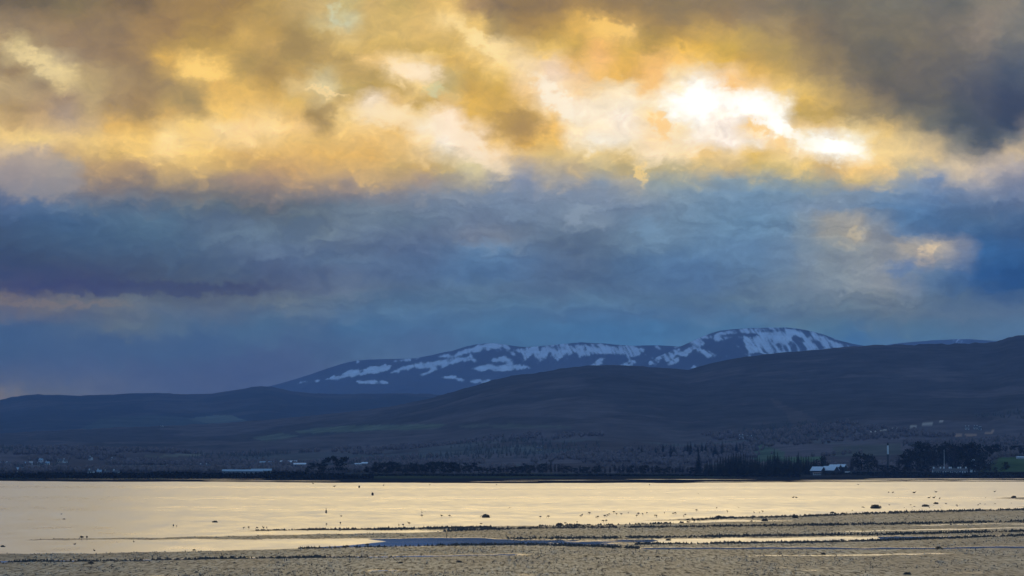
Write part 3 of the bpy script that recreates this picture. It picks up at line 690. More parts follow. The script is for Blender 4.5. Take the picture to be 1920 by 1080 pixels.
# sheltered pools lie still and mirror the dark hills
mp = bpy.data.materials.new('still_water'); mp.use_nodes = True
t = NT(mp.node_tree); t.n.clear()
g = t.n.new('ShaderNodeNewGeometry').outputs['Position']
gl = t.n.new('ShaderNodeBsdfGlossy'); gl.inputs['Color'].default_value = (0.9, 0.92, 0.95, 1)
pn = t.noise(t.vmath('MULTIPLY', g, (0.02, 0.12, 1)), 1.0, 5, 0.6).outputs[0]
t.l.new(t.smooth(pn, 0.35, 0.7, 0.02, 0.05), gl.inputs['Roughness'])
df = t.n.new('ShaderNodeBsdfDiffuse'); df.inputs['Color'].default_value = (0.30, 0.32, 0.36, 1)
mx = t.n.new('ShaderNodeMixShader'); mx.inputs[0].default_value = 0.72
t.l.new(df.outputs[0], mx.inputs[1]); t.l.new(gl.outputs[0], mx.inputs[2])
mo = t.n.new('ShaderNodeOutputMaterial'); t.l.new(mx.outputs[0], mo.inputs[0])
def pool(poly, z=0.004):
    sheet('tide_pool', [tuple(ground(x, y, z))[:2] for x, y in poly], z, mp)
pool([(560, 1032), (600, 1025.5), (650, 1023), (690, 1019), (725, 1015.2), (690, 1011), (760, 1005), (900, 1004), (1200, 1006), (1235, 1014), (1190, 1022), (1190, 1030), (800, 1030)])
pool([(1640, 1018), (1650, 1010), (1640, 1004), (1800, 1001), (1940, 998), (1940, 1010), (1750, 1017)])
pool([(1150, 1034), (1150, 1023.5), (1350, 1023), (1500, 1023), (1700, 1024), (1960, 1020), (1960, 1034)])
pool([(-160, 1060), (-160, 1050), (200, 1046), (700, 1039), (1000, 1036), (1150, 1034), (1150, 1046), (700, 1050), (200, 1056)])
pool([(-100, 1094), (-100, 1062), (2020, 1062), (2020, 1094)])

# --- near mudflat: a gently ribbed sheet of mud whose ridges stand a hand's breadth above the tide
px = np.arange(-160, 2081, 3.6)
py = np.concatenate([np.arange(926, 1001, 0.55), np.arange(1001, 1112, 0.5)])
PX, PYY = np.meshgrid(px, py)
wob = fbm(PX / 60, PYY / 6, 101, 4) * 1.6
yy = PYY + wob
def band(top, bot):
    return np.minimum(yy - curve(top, PX), curve(bot, PX) - yy)
BIG = [(-200, 1300), (2200, 1300)]
TOP_F = [(-160, 1041), (0, 1039), (200, 1037), (400, 1033), (560, 1029), (700, 1025), (800, 1022.5), (900, 1021.5), (1000, 1021.5), (1100, 1022), (1180, 1019.5), (1300, 1018.5), (1420, 1017), (1500, 1016), (1600, 1014), (1700, 1011), (1800, 1007), (1900, 1004), (2080, 1000)]
BOT_A = [(-160, 1012), (45, 1012.2), (300, 1012), (500, 1011.5), (640, 1011), (800, 1009), (1000, 1011), (1190, 1011), (1400, 1009.5), (1500, 1008), (1650, 1006.5), (1800, 1005.5), (1880, 1004.5), (2080, 1003)]
TOP_A = [(-160, 1014), (30, 1013), (60, 1011.3), (300, 1007.5), (500, 1003.5), (640, 1000.5), (760, 999), (830, 996), (1000, 990), (2080, 980)]
TOP_B = [(-160, 998), (410, 997), (440, 994.8), (560, 993), (640, 991.5), (760, 990), (900, 987.5), (1000, 985.5), (1120, 984.5), (1250, 980.5), (1350, 979), (1450, 977), (2080, 974)]
BOT_B = [(-160, 995), (420, 995.5), (560, 995), (640, 995), (760, 994.3), (830, 995), (900, 999), (1000, 1005), (2080, 1000)]
TOP_U = [(-160, 980), (1160, 978), (1190, 976), (1270, 973), (1350, 970.5), (1500, 967), (1620, 962), (1750, 957.5), (1850, 955.5), (1920, 954), (2080, 951)]
BOT_U = [(-160, 976), (1180, 976.5), (1300, 975.8), (1420, 975.6), (1480, 977), (1520, 985), (2080, 980)]
land = np.maximum.reduce([band(TOP_F, BIG), band(TOP_A, BOT_A), band(TOP_B, BOT_B), band(TOP_U, BOT_U),
                          band([(-160, 944), (1840, 936), (1880, 933), (1920, 931.5), (2080, 930)], [(-160, 930), (1840, 934.5), (1880, 936), (1920, 937), (2080, 939)]),
                          band([(-160, 960), (1870, 951), (1920, 949), (2080, 946)], [(-160, 940), (1870, 950), (1920, 951), (2080, 953)])])
z = 0.065 * np.tanh(land / 2.5)
# narrow channels across the flat
def cut(pts, half, depth, x0, x1):
    global z
    d = np.abs(yy - curve(pts, PX)) / half
    z = z - depth * np.clip(1.3 - d, 0, 1) * sst(x0 - 60, x0 + 60, PX) * sst(x1 + 60, x1 - 60, PX)
cut([(-160, 1056), (0, 1053.5), (200, 1051.5), (400, 1048), (640, 1044.5), (900, 1041), (1100, 1039.5)], 1.7, 0.085, -300, 1000)
cut([(1150, 1028), (1500, 1028.5), (1700, 1028.5), (1920, 1026)], 2.4, 0.09, 1190, 2300)
cut([(1350, 1044), (1700, 1040), (1920, 1036)], 1.4, 0.07, 1380, 1800)
cut([(1480, 998), (1700, 994), (1920, 990)], 1.2, 0.08, 1560, 2300)
cut([(1640, 986), (1920, 982)], 1.0, 0.08, 1700, 2300)
n1 = fbm(PX / 80, PYY / 5, 111, 5, 0.6)
n2 = fbm(PX / 14, PYY / 1.6, 112, 3, 0.6)
z = z + 0.022 * n1 + 0.010 * n2
z = z + 0.075 * sst(880, 1050, PX) * sst(1260, 1180, PX) * sst(1006, 1010, PYY) * sst(1026, 1021, PYY) * sst(-0.15, 0.30, fbm(PX / 70, PYY / 2.4, 115, 4))
low = sst(1050, 1072, PYY) * sst(0.34, 0.62, fbm(PX / 110, PYY / 5, 113, 5))
z = z - 0.06 * low
Dg = np.empty_like(PX); Xg = np.empty_like(PX)
c_, s_ = math.cos(PITCH), math.sin(PITCH)
b_ = 540.0 - PYY
kk = -CAMH / (F * s_ + b_ * c_)
Dg = (F * c_ - b_ * s_) * kk; Xg = (PX - 960) * kk
LINES = [([(830, 996), (1000, 991), (1250, 989), (1500, 986), (1750, 982), (1920, 978)], 830, 1930, 1.0, 34),
         ([(560, 1028.5), (700, 1025), (800, 1022.5), (1000, 1022), (1190, 1028)], 560, 1200, 1.0, 40),
         ([(1190, 1021), (1300, 1019.5), (1500, 1018), (1600, 1015.5), (1700, 1012.5), (1800, 1009), (1930, 1004)], 1190, 1930, 1.0, 44),
         ([(0, 1054), (200, 1052.5), (400, 1049), (640, 1046), (800, 1043)], 0, 760, 0.8, 26),
         ([(1000, 1011), (1200, 1009), (1400, 1006), (1650, 1003), (1920, 997)], 950, 1930, 1.0, 30),
         ([(1000, 986), (1250, 981.5), (1350, 972), (1500, 968.5), (1620, 964), (1750, 959.5), (1920, 956)], 1010, 1930, 1.2, 44),
         ([(480, 995), (700, 993.5), (900, 990)], 480, 920, 0.8, 10)]
weed = np.zeros_like(PX)
for (ln, xa, xb, jit, n_), wide in zip(LINES, (2.6, 2.4, 2.8, 1.2, 2.2, 2.2, 1.2)):
    d = np.abs(yy - curve(ln, PX)) / (wide * (0.75 + 0.25 * sst(1000, 1700, PX)))
    weed = np.maximum(weed, np.clip(1.25 - d, 0, 1) * sst(xa - 40, xa + 60, PX) * (0.55 + 0.45 * fbm(PX / 45, PYY / 3, 141, 4)))
weed = np.clip(weed * 1.4, 0, 1)
mm, t, b = new_mat('wet_mud')
a = t.n.new('ShaderNodeAttribute'); a.attribute_name = 'height_over_tide'
g = t.n.new('ShaderNodeNewGeometry').outputs['Position']
m1 = t.noise(t.vmath('MULTIPLY', g, (2.4, 0.19, 1)), 1.0, 5, 0.72).outputs[0]
m2 = t.noise(t.vmath('MULTIPLY', g, (0.03, 0.012, 1)), 1.0, 4, 0.6).outputs[0]
m3 = t.noise(t.vmath('MULTIPLY', g, (5.0, 0.30, 1)), 1.0, 3, 0.7).outputs[0]
cl = t.mix(t.smooth(m1, 0.36, 0.64), (0.045, 0.034, 0.024), (0.46, 0.37, 0.25))
cl = t.mix(t.smooth(m2, 0.35, 0.65, 0.0, 0.28), cl, (0.30, 0.24, 0.16))
cl = t.mix(t.smooth(m3, 0.52, 0.66, 0.0, 0.7), cl, (0.045, 0.035, 0.026))
dry = t.smooth(a.outputs['Fac'], 0.0, 0.045)
m4 = t.noise(t.vmath('MULTIPLY', g, (0.10, 0.016, 1)), 1.0, 5, 0.6).outputs[0]
cl = t.mix(t.smooth(m4, 0.40, 0.62, 0.0, 0.6), cl, (0.10, 0.080, 0.058))
cl = t.mix(dry, (0.07, 0.062, 0.055), cl)
wd = t.n.new('ShaderNodeAttribute'); wd.attribute_name = 'weed'
cl = t.mix(t.math('MULTIPLY', wd.outputs['Fac'], t.smooth(m1, 0.36, 0.60, 1.0, 0.35)), cl, (0.018, 0.014, 0.010))
t.l.new(cl, b.inputs['Base Color'])
t.l.new(t.smooth(t.math('MULTIPLY_ADD', m1, -0.25, dry), -0.2, 0.9, 0.24, 0.50), b.inputs['Roughness'])
t.l.new(t.math('MULTIPLY', t.smooth(m1, 0.38, 0.60, 0.0, 0.65), t.smooth(m3, 0.46, 0.60, 1.0, 0.15)), b.inputs['Specular IOR Level'])
bp = t.n.new('ShaderNodeBump'); bp.inputs['Strength'].default_value = 0.6; bp.inputs['Distance'].default_value = 0.06
t.l.new(m3, bp.inputs['Height']); t.l.new(bp.outputs[0], b.inputs['Normal'])
grid_mesh('mudflat', Xg, Dg, z, mm, None, {'height_over_tide': z, 'weed': weed})
MUDZ, MPX, MPY = z, px, py
def mud_z(x_, r_):
    i = int(np.clip(np.searchsorted(MPY, r_), 0, len(MPY) - 1)); j = int(np.clip(round((x_ + 160) / 3.6), 0, len(MPX) - 1))
    return float(MUDZ[i, j])

# --- far tidal flat below the opposite shore
EDGE = [(-400, 901), (0, 902), (200, 902.8), (400, 903.3), (560, 904.6), (800, 905.5), (1000, 906), (1300, 905.5), (1500, 904.2), (1700, 903.6), (1920, 903), (2300, 903)]
fpx = np.arange(-380, 2301, 5.0)
EDGE_ = curve(EDGE, fpx) + 0.9 * fbm(fpx / 70, fpx * 0, 119, 5)
e_D = -CAMH * (F * c_ - (540 - EDGE_) * s_) / (F * s_ + (540 - EDGE_) * c_)
u = np.concatenate([np.linspace(-0.12, 0.4, 60), np.linspace(0.41, 1.12, 60)])
U, FP = np.meshgrid(u, fpx, indexing='ij')
FD = e_D[None, :] + (curve(SHORE, FP) - e_D[None, :]) * U
FX = x_at(FP, FD)
zf = 0.24 * np.tanh(U * 9.0) + 0.06 * U
ch = fbm(FX / 240, FD / 22, 121, 4, 0.55)
wetr = sst(1350, 1700, FP) * sst(0.95, 0.55, U)
zf = zf - (0.20 + 0.30 * wetr) * sst(0.26 - 0.30 * wetr, 0.44 - 0.30 * wetr, ch) + 0.03 * fbm(FX / 20, FD / 8, 122, 3)
zf = np.where(U < 0, -0.2 + (zf + 0.2) * np.clip(1 + U * 10, 0, 1), zf)
cf = np.array((0.024, 0.024, 0.024))[None, None, :] * (1 + 0.5 * fbm(FX / 90, FD / 25, 123, 4))[..., None]
grid_mesh('far_tidal_flat', FX, FD, zf, land_mat('far_mud', 12, 0.3), cf)

# long shallow creeks lying on that flat
def creek(x0, x1, row, thick, zc=0.33, seed=0):
    xs = np.linspace(x0, x1, 40)
    w = np.sin(np.linspace(0, math.pi, 40)) ** 0.5 * thick * (0.6 + 0.5 * fbm(xs / 35, xs * 0, 130 + seed, 4))
    mid = row + 0.5 * fbm(xs / 90, xs * 0, 131 + seed, 3)
    up = [ground(float(x), float(m - abs(q) * .5), zc) for x, m, q in zip(xs, mid, w)]
    dn = [ground(float(x), float(m + abs(q) * .5), zc) for x, m, q in zip(xs, mid, w)]
    V = up + dn
    Fc = [(40 + i, 41 + i, i + 1, i) for i in range(39)]
    tag(link('tidal_creek', mesh_of(V, Fc, 'creek'), mw), kind='structure')
for i, a in enumerate(((1365, 1478, 894.2, 1.7), (1480, 1545, 893.4, .8), (1170, 1420, 899.0, .9), (940, 1180, 900.6, .6), (60, 330, 898.3, .6), (300, 500, 898.6, .7), (380, 640, 901.6, 1.2), (720, 790, 893.8, .8), (1500, 1760, 900.2, 1.2), (1620, 1960, 898.2, 1.6), (1480, 1700, 902.2, 1.3), (1700, 2000, 901.2, 2.0), (1300, 1480, 902.8, .8), (880, 1010, 902.8, .7), (1215, 1290, 894.4, .6))):
    creek(*a, seed=i * 7)
# ------------------------------------------------------------------ evening haze filling the whole valley
bm = bmesh.new()
bmesh.ops.create_cube(bm, size=1.0)
hz = bpy.data.meshes.new('haze')
for v in bm.verts:
    v.co.x *= 14600; v.co.y = 12500 + v.co.y * 27500; v.co.z = 515 + v.co.z * 1036
bm.to_mesh(hz); bm.free()
mh = bpy.data.materials.new('haze_air'); mh.use_nodes = True
mh.node_tree.nodes.clear()
pv_ = mh.node_tree.nodes.new('ShaderNodeVolumePrincipled')
pv_.inputs['Color'].default_value = (0.34, 0.56, 1.0, 1)
pv_.inputs['Density'].default_value = HAZE_D
pv_.inputs['Anisotropy'].default_value = 0.0
oo = mh.node_tree.nodes.new('ShaderNodeOutputMaterial')
mh.node_tree.links.new(pv_.outputs[0], oo.inputs['Volume'])
tag(link('haze', hz, mh), kind='stuff')
# ------------------------------------------------------------------ trees
def leaf_quads(centres, size, rng, flat=0.0):
    n = len(centres)
    a = rng.normal(size=(n, 3)); a[:, 2] *= (1 - flat); a /= np.linalg.norm(a, axis=1)[:, None] + 1e-9
    b = np.cross(a, rng.normal(size=(n, 3))); b /= np.linalg.norm(b, axis=1)[:, None] + 1e-9
    s = size * rng.uniform(0.6, 1.35, n)[:, None]
    v = np.stack([centres + a * s, centres + b * s * 0.7, centres - a * s, centres - b * s * 0.7], 1).reshape(-1, 3)
    f = np.arange(4 * n).reshape(n, 4)
    return v, f

def tube(V, Fc, p0, p1, r0, r1, n=6):
    p0, p1 = Vector(p0), Vector(p1)
    d = (p1 - p0).normalized()
    q = d.to_track_quat('Z', 'Y')
    k = len(V)
    for p, r in ((p0, r0), (p1, r1)):
        for i in range(n):
            a = 2 * math.pi * i / n
            V.append(p + q @ Vector((math.cos(a) * r, math.sin(a) * r, 0)))
    for i in range(n):
        j = (i + 1) % n
        Fc.append((k + i, k + j, k + n + j, k + n + i))
    Fc.append(tuple(k + n + i for i in range(n)))

def foliage(name, col, var=0.45):
    m, t, b = new_mat(name)
    oi = t.n.new('ShaderNodeObjectInfo').outputs['Random']
    g = t.n.new('ShaderNodeTexCoord').outputs['Object']
    n1 = t.noise(g, 0.35, 3, 0.6).outputs[0]
    k = t.math('MULTIPLY', t.smooth(n1, 0.3, 0.7, 1 - var, 1 + var, 'LINEAR'), t.smooth(oi, 0, 1, 0.75, 1.3, 'LINEAR'))
    t.l.new(t.mix(1.0, col, t.xyz(k, k, k), 'MULTIPLY'), b.inputs['Base Color'])
    b.inputs['Roughness'].default_value = 0.85
    b.inputs['Specular IOR Level'].default_value = 0.0
    return m
M_BARK = plain('bark', (0.06, 0.048, 0.038), 0.9, 0.4, 2.0)
M_CONIFER = foliage('conifer_needles', (0.026, 0.025, 0.017))
M_PINE = foliage('pine_needles', (0.026, 0.025, 0.018))
M_BROAD = foliage('evergreen_leaves', (0.028, 0.024, 0.016))
M_TWIG = foliage('bare_twigs', (0.034, 0.026, 0.025))
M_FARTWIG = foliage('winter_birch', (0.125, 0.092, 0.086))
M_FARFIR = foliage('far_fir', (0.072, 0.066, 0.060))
M_SCRUB = foliage('scrub', (0.018, 0.017, 0.016))

def tree_broad(seed, H=20.0, width=0.42, lobes=13, leaves=620, low=0.12, size=0.75):
    rng = np.random.default_rng(seed); R = random.Random(seed)
    V, Fc = [], []
    th = H * 0.55
    tube(V, Fc, (0, 0, -0.6), (R.uniform(-.3, .3), R.uniform(-.3, .3), th), H * 0.022, H * 0.009, 7)
    cs = []
    for i in range(lobes):
        a = R.uniform(0, 6.283); z = R.uniform(low + 0.10, 0.90)
        rr = width * H * 0.62 * math.sqrt(max(0.02, 1 - ((z - 0.5) / 0.52) ** 2)) * R.uniform(0.35, 1.0)
        c = Vector((math.cos(a) * rr, math.sin(a) * rr, z * H))
        cs.append((c, H * R.uniform(0.10, 0.19)))
        tube(V, Fc, (0, 0, th * R.uniform(0.35, 0.9)), c * 0.9 + Vector((0, 0, H * 0.01)), H * 0.008, H * 0.003, 5)
    cen = []
    for c, r in cs:
        n = leaves // lobes
        d = rng.normal(size=(n, 3)); d /= np.linalg.norm(d, axis=1)[:, None]
        cen.append(np.array(c) + d * r * rng.uniform(0.45, 1.08, n)[:, None] * np.array([1.15, 1.15, 0.85]))
    v, f = leaf_quads(np.concatenate(cen), size, rng)
    v[:, 2] = np.maximum(v[:, 2], 0.3)
    return mesh_of(V, Fc, 'trunk'), mesh_of(v, f, 'crown')

def tree_conifer(seed, H=20.0, width=0.20):
    rng = np.random.default_rng(seed); R = random.Random(seed)
    V, Fc = [], []
    tube(V, Fc, (0, 0, -0.6), (0, 0, H * 0.93), H * 0.016, H * 0.003, 6)
    cv, cf = [], []
    tiers = 19
    for i in range(tiers):
        z = H * (0.10 + 0.86 * i / (tiers - 1))
        L = H * width * (1 - (i / (tiers - 1)) ** 1.15) * 1.0 + 0.35
        n = 9 if i < 14 else 6
        for k in range(n):
            a = 6.283 * (k + R.random()) / n; l = L * R.uniform(0.62, 1.12); w = l * 0.30
            ca, sa = math.cos(a), math.sin(a)
            d = H * 0.012 + l * 0.30
            b = len(cv)
            cv += [(0, 0, z + 0.35), (ca * l * .55 - sa * w, sa * l * .55 + ca * w, z - d * .5), (ca * l, sa * l, z - d), (ca * l * .55 + sa * w, sa * l * .55 - ca * w, z - d * .5 - 0.3)]
            cf += [(b, b + 1, b + 2), (b, b + 2, b + 3)]
    return mesh_of(V, Fc, 'trunk'), mesh_of(cv, cf, 'crown')

def tree_pine(seed, H=20.0):
    rng = np.random.default_rng(seed); R = random.Random(seed)
    V, Fc = [], []
    tube(V, Fc, (0, 0, -0.6), (R.uniform(-.5, .5), 0, H * 0.8), H * 0.02, H * 0.009, 7)
    cen = []
    for i in range(15):
        a = R.uniform(0, 6.283); z = R.uniform(0.36, 0.95)
        rr = H * 0.27 * R.uniform(0.2, 1.0) * (1.1 - 0.5 * max(0, z - 0.6) / 0.4)
        c = Vector((math.cos(a) * rr, math.sin(a) * rr, z * H))
        tube(V, Fc, (0, 0, z * H * 0.86), c, H * 0.006, H * 0.003, 5)
        n = 44
        d = rng.normal(size=(n, 3)); d /= np.linalg.norm(d, axis=1)[:, None]
        cen.append(np.array(c) + d * H * R.uniform(0.08, 0.13) * rng.uniform(0.4, 1.05, n)[:, None] * np.array([1.3, 1.3, 0.75]))
    v, f = leaf_quads(np.concatenate(cen), 0.7, rng)
    return mesh_of(V, Fc, 'trunk'), mesh_of(v, f, 'crown')

def tree_bare(seed, H=20.0):
    rng = np.random.default_rng(seed); R = random.Random(seed)
    V, Fc = [], []
    tube(V, Fc, (0, 0, -0.6), (0, 0, H * 0.5), H * 0.018, H * 0.010, 6)
    tips = []
    for i in range(16):
        a = R.uniform(0, 6.283); z = R.uniform(0.45, 1.0); rr = H * 0.24 * R.uniform(0.2, 1) * (1.25 - 0.55 * z)
        c = Vector((math.cos(a) * rr, math.sin(a) * rr, z * H * 0.97))
        tube(V, Fc, (0, 0, H * R.uniform(0.18, 0.5)), c, H * 0.008, H * 0.002, 4)
        tips.append(np.array(c))
    cv, cf = [], []
    for tp in tips:                     # sprays of twigs round each limb
        for k in range(26):
            st = tp * np.array([R.uniform(0.35, 1), R.uniform(0.35, 1), R.uniform(0.55, 1)])
            d = rng.normal(size=3) * H * 0.062 + np.array([0, 0, H * 0.02])
            sd = np.cross(d, rng.normal(size=3)); sd = sd / (np.linalg.norm(sd) + 1e-9) * H * 0.010
            b = len(cv); cv += [st - sd, st + sd, st + d]; cf.append((b, b + 1, b + 2))
    return mesh_of(V, Fc, 'trunk'), mesh_of(cv, cf, 'crown')

KINDS = {
    'broad': ('broadleaf_tree', [tree_broad(s, width=w, lobes=n) for s, w, n in ((1, .42, 13), (2, .5, 15), (3, .36, 11), (4, .46, 14))], M_BROAD),
    'conifer': ('conifer_tree', [tree_conifer(s, width=w) for s, w in ((11, .19), (12, .22), (13, .16), (14, .24))], M_CONIFER),
    'pine': ('pine_tree', [tree_pine(s) for s in (21, 22, 23)], M_PINE),
    'bare': ('bare_tree', [tree_bare(s) for s in (31, 32, 33, 34)], M_TWIG),
}
for nm, vs, mt in KINDS.values():
    for tr, cr in vs:
        tr.materials.append(M_BARK); cr.materials.append(mt)

def tree(kind, px, D, top, label, group=None, wide=1.0):
    """a tree at photo column px, D metres off, whose crown reaches photo row top"""
    nm, vs, mt = KINDS[kind]
    z0 = float(land_z(px, D))
    H = float(z_of(top, D)) - z0
    if H < 2.5: H = 2.5
    tr, cr = random.choice(vs)
    o = empty(nm, (float(x_at(px, D)), D, z0), random.uniform(0, 6.28), H / 20.0)
    o.scale = (H / 20 * wide, H / 20 * wide, H / 20)
    tag(o, label, 'tree', group)
    link('trunk', tr, None, o)
    link('crown', cr, None, o)
    return o

R = random.Random(5)
ONES = 'zeroth first second third fourth fifth sixth seventh eighth ninth tenth eleventh twelfth thirteenth fourteenth fifteenth sixteenth seventeenth eighteenth nineteenth'.split()
def nth(i):
    if i < 20: return ONES[i]
    t_ = ('twenty', 'thirty', 'forty', 'fifty', 'sixty')[i // 10 - 2]
    return (t_[:-1] + 'ieth') if i % 10 == 0 else t_ + '-' + ONES[i % 10]
# a clump of dark pines by themselves on the flat shore
for px, top, D, k, w, lb in ((584, 868, 2330, 'pine', 1.3, 'low dark pine at the open end of the clump on the flat shore'),
                       (600, 866, 2350, 'broad', 1.1, 'short rounded dark tree wedged among the clump of pines'),
                       (612, 858.5, 2340, 'pine', 1.1, 'broad-topped dark pine in the isolated clump on the flat shore'),
                       (628, 855.5, 2350, 'pine', 0.8, 'tallest slender pine rising from the middle of the isolated clump'),
                       (643, 857.5, 2330, 'pine', 1.25, 'full dark pine at the end of the clump beside the bright white shed')):
    tree(k, px, D, top, lb, None, w)
# the long level shelter belt along the shore
G1 = 'trees of the long level belt on the shore'
x = 690.0; q = 0
while x < 908:
    q += 1
    top = 866 + 3 * math.sin(x / 17) + R.uniform(-2.0, 3.0) + (7 if x < 706 else 0) + (6 if x > 893 else 0)
    tree('broad' if R.random() < .75 else 'pine', x, 2440 + R.uniform(-40, 60), top, 'dark round-topped tree, %s from the pine clump in the level shelter belt' % nth(q), G1, R.uniform(1.0, 1.35))
    x += R.uniform(6.5, 10)
# mixed shore wood running on to the plantation
G2 = 'bare brownish trees of the shore wood'
x = 905.0; q = 0
while x < 1312:
    q += 1
    top = 871 + 3.5 * math.sin(x / 29 + 1) + R.uniform(-2.5, 3)
    if 1192 < x < 1250: top += 3
    tree('bare' if R.random() < .62 else 'broad', x, 2520 + R.uniform(-60, 120), top, 'low brownish tree, %s from the shelter belt in the ragged shore wood' % nth(q), G2, R.uniform(1.0, 1.4))
    x += R.uniform(6.0, 9.5)
tree('conifer', 1310, 2560, 841, 'lone tall conifer standing where the brown wood meets the plantation', None, 1.15)
# conifer plantation
G3 = 'conifers of the dark shore plantation'
x = 1322.0; q = 0
while x < 1532:
    q += 1
    base = np.interp(x, [1320, 1370, 1390, 1430, 1450, 1465, 1500, 1532], [864, 850, 848, 857, 852, 853, 853, 857])
    top = base + R.uniform(-2.5, 4.5)
    tree('conifer', x, 2520 + R.uniform(-70, 110), top, 'dark pointed conifer, %s from the lone tall conifer in the dense plantation' % nth(q), G3, R.uniform(1.15, 1.6))
    x += R.uniform(3.6, 5.6)
tree('conifer', 1452, 2490, 840.5, 'tallest spire of the conifer plantation near the barns', None, 1.2)
tree('conifer', 1458, 2500, 846, 'second spire close beside the tallest conifer of the plantation', None, 1.1)
tree('conifer', 1497, 2500, 845, 'slim high conifer at the barn end of the plantation', None, 1.0)
# trees round the barns and the chimney
for px, top, D, k, w, lb in ((1546, 852.5, 2560, 'conifer', 1.5, 'dark conifer towering directly behind the pale-roofed barns'),
                       (1538, 856, 2580, 'broad', 1.2, 'bushy dark tree behind the gable of the pale-roofed barns'),
                       (1612, 849, 2500, 'broad', 1.15, 'large domed tree between the barns and the white chimney'),
                       (1628, 847, 2520, 'broad', 1.15, 'high dark crown next to the domed tree by the chimney'),
                       (1598, 860, 2480, 'bare', 1.3, 'bare brown tree at the foot of the domed tree beside the barns'),
                       (1645, 862, 2500, 'bare', 1.4, 'bare twiggy tree in front of the white chimney stack'),
                       (1656, 870, 2460, 'broad', 1.6, 'low bush-like tree at the chimney foot')):
    tree(k, px, D, top, lb, None, w)
# the big broadleaf wood at the right
G4 = 'tall trees of the wood behind the white cottages'
for q, (px, top) in enumerate(sorted(((1684, 855), (1696, 846), (1708, 838), (1718, 829), (1728, 824), (1738, 825), (1748, 832), (1757, 834), (1768, 829), (1778, 828), (1788, 827), (1798, 831), (1808, 826), (1819, 824), (1829, 830), (1840, 834), (1852, 832), (1864, 831), (1876, 832), (1888, 833), (1900, 832), (1912, 834), (1926, 833), (1702, 852), (1742, 842), (1790, 845), (1850, 846), (1835, 850)))):
    tree('broad' if R.random() < .7 else 'bare', px, (2640 if px < 1846 else 2960) + R.uniform(-40, 110), top + R.uniform(-1.5, 1.5), 'tall dark tree, %s from the chimney in the wood behind the cottages' % nth(q + 1), G4, R.uniform(0.9, 1.2))
G5 = 'low trees along the bank before the wood'
x = 1672.0; q = 0
while x < 1935:
    q += 1
    if not (1744 < x < 1816) and not (1872 < x < 1930):
        tree('bare' if R.random() < .6 else 'broad', x, 2450 + R.uniform(-15, 40), 872 + R.uniform(-4, 5), 'low scrubby tree on the bank before the tall wood, %s from the chimney' % nth(q), G5, R.uniform(1.2, 1.8))
    x += R.uniform(8, 14)
tree('broad', 1884, 2500, 866, 'bushy tree standing against the bright green field', None, 1.25)
# farther wood on the first rise, hazier
G6 = 'hazy conifers on the rise behind the plantation'
x = 1190.0; q = 0
while x < 1425:
    q += 1
    base = np.interp(x, [1190, 1200, 1215, 1250, 1290, 1330, 1380, 1425], [838, 834, 840, 830, 829, 830, 827, 836])
    tree('conifer', x, 3900 + R.uniform(-200, 250), base + R.uniform(-3, 6), 'hazy conifer on the rise behind the shore trees, %s towards the barns' % nth(q), G6, R.uniform(1.3, 1.9))
    x += R.uniform(5.0, 8.5)

# far woods on the lower slopes: too many and too small to tell apart
def far_wood(name, n, kind, mat, pxr, Dr, dens_seed, th, hts):
    V, Fc = [], []
    rng = np.random.default_rng(dens_seed)
    pxs = rng.uniform(*pxr, n); Ds = rng.uniform(*Dr, n)
    xs = x_at(pxs, Ds)
    keep = fbm(xs / 170, Ds / 420, dens_seed, 4) > th
    pxs, Ds, xs = pxs[keep], Ds[keep], xs[keep]
    zs = land_z(pxs, Ds)
    vs, fs = [], []
    for x_, y_, z_ in zip(xs, Ds, zs):
        h = rng.uniform(*hts); b = len(vs)
        a0 = rng.uniform(0, 1.2)
        if kind == 'spire':
            r = h * 0.2
            for k in range(5): vs.append((x_ + r * math.cos(a0 + k * 1.2566), y_ + r * math.sin(a0 + k * 1.2566), z_ + 0.4))
            vs.append((x_, y_, z_ + h))
            fs += [(b + k, b + (k + 1) % 5, b + 5) for k in range(5)]
        else:
            r = h * 0.42
            for q, (rr, zz) in enumerate(((0.55, 0.05), (1.0, 0.45), (0.6, 0.85))):
                for k in range(6): vs.append((x_ + r * rr * rng.uniform(.75, 1.2) * math.cos(a0 + k * 1.047), y_ + r * rr * math.sin(a0 + k * 1.047), z_ + h * zz * rng.uniform(.9, 1.1)))
            vs.append((x_, y_, z_ + h))
            for q in range(2):
                fs += [(b + q * 6 + k, b + q * 6 + (k + 1) % 6, b + q * 6 + 6 + (k + 1) % 6, b + q * 6 + 6 + k) for k in range(6)]
            fs += [(b + 12 + k, b + 12 + (k + 1) % 6, b + 18) for k in range(6)]
    return tag(link(name, mesh_of(vs, fs, name), mat), kind='stuff')
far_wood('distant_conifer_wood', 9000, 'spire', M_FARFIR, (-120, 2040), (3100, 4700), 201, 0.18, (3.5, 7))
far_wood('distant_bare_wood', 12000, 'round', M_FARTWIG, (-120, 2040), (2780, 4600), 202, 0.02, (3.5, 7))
# low scrub along the far shore, left of the trees
def scrub(name, pxa, pxb, D, hts, n, seed):
    rng = np.random.default_rng(seed)
    pxs = rng.uniform(pxa, pxb, n); Ds = D + rng.uniform(-25, 60, n)
    x_ = x_at(pxs, Ds); z_ = land_z(pxs, Ds)
    hh = hts * (0.75 + 0.5 * fbm(x_ / 22, Ds * 0, seed, 4))
    cen = np.stack([x_, Ds, z_ + rng.uniform(0, 1, n) * hh], 1)
    v, f = leaf_quads(cen, 0.8, rng)
    return tag(link(name, mesh_of(v, f, name), M_SCRUB), kind='stuff')
scrub('shore_scrub', -140, 700, 2035, 3.4, 9000, 301)
scrub('shore_scrub', 680, 1500, 2330, 1.2, 4000, 302)
scrub('bank_scrub', 1560, 2040, 2410, 1.1, 5000, 303)

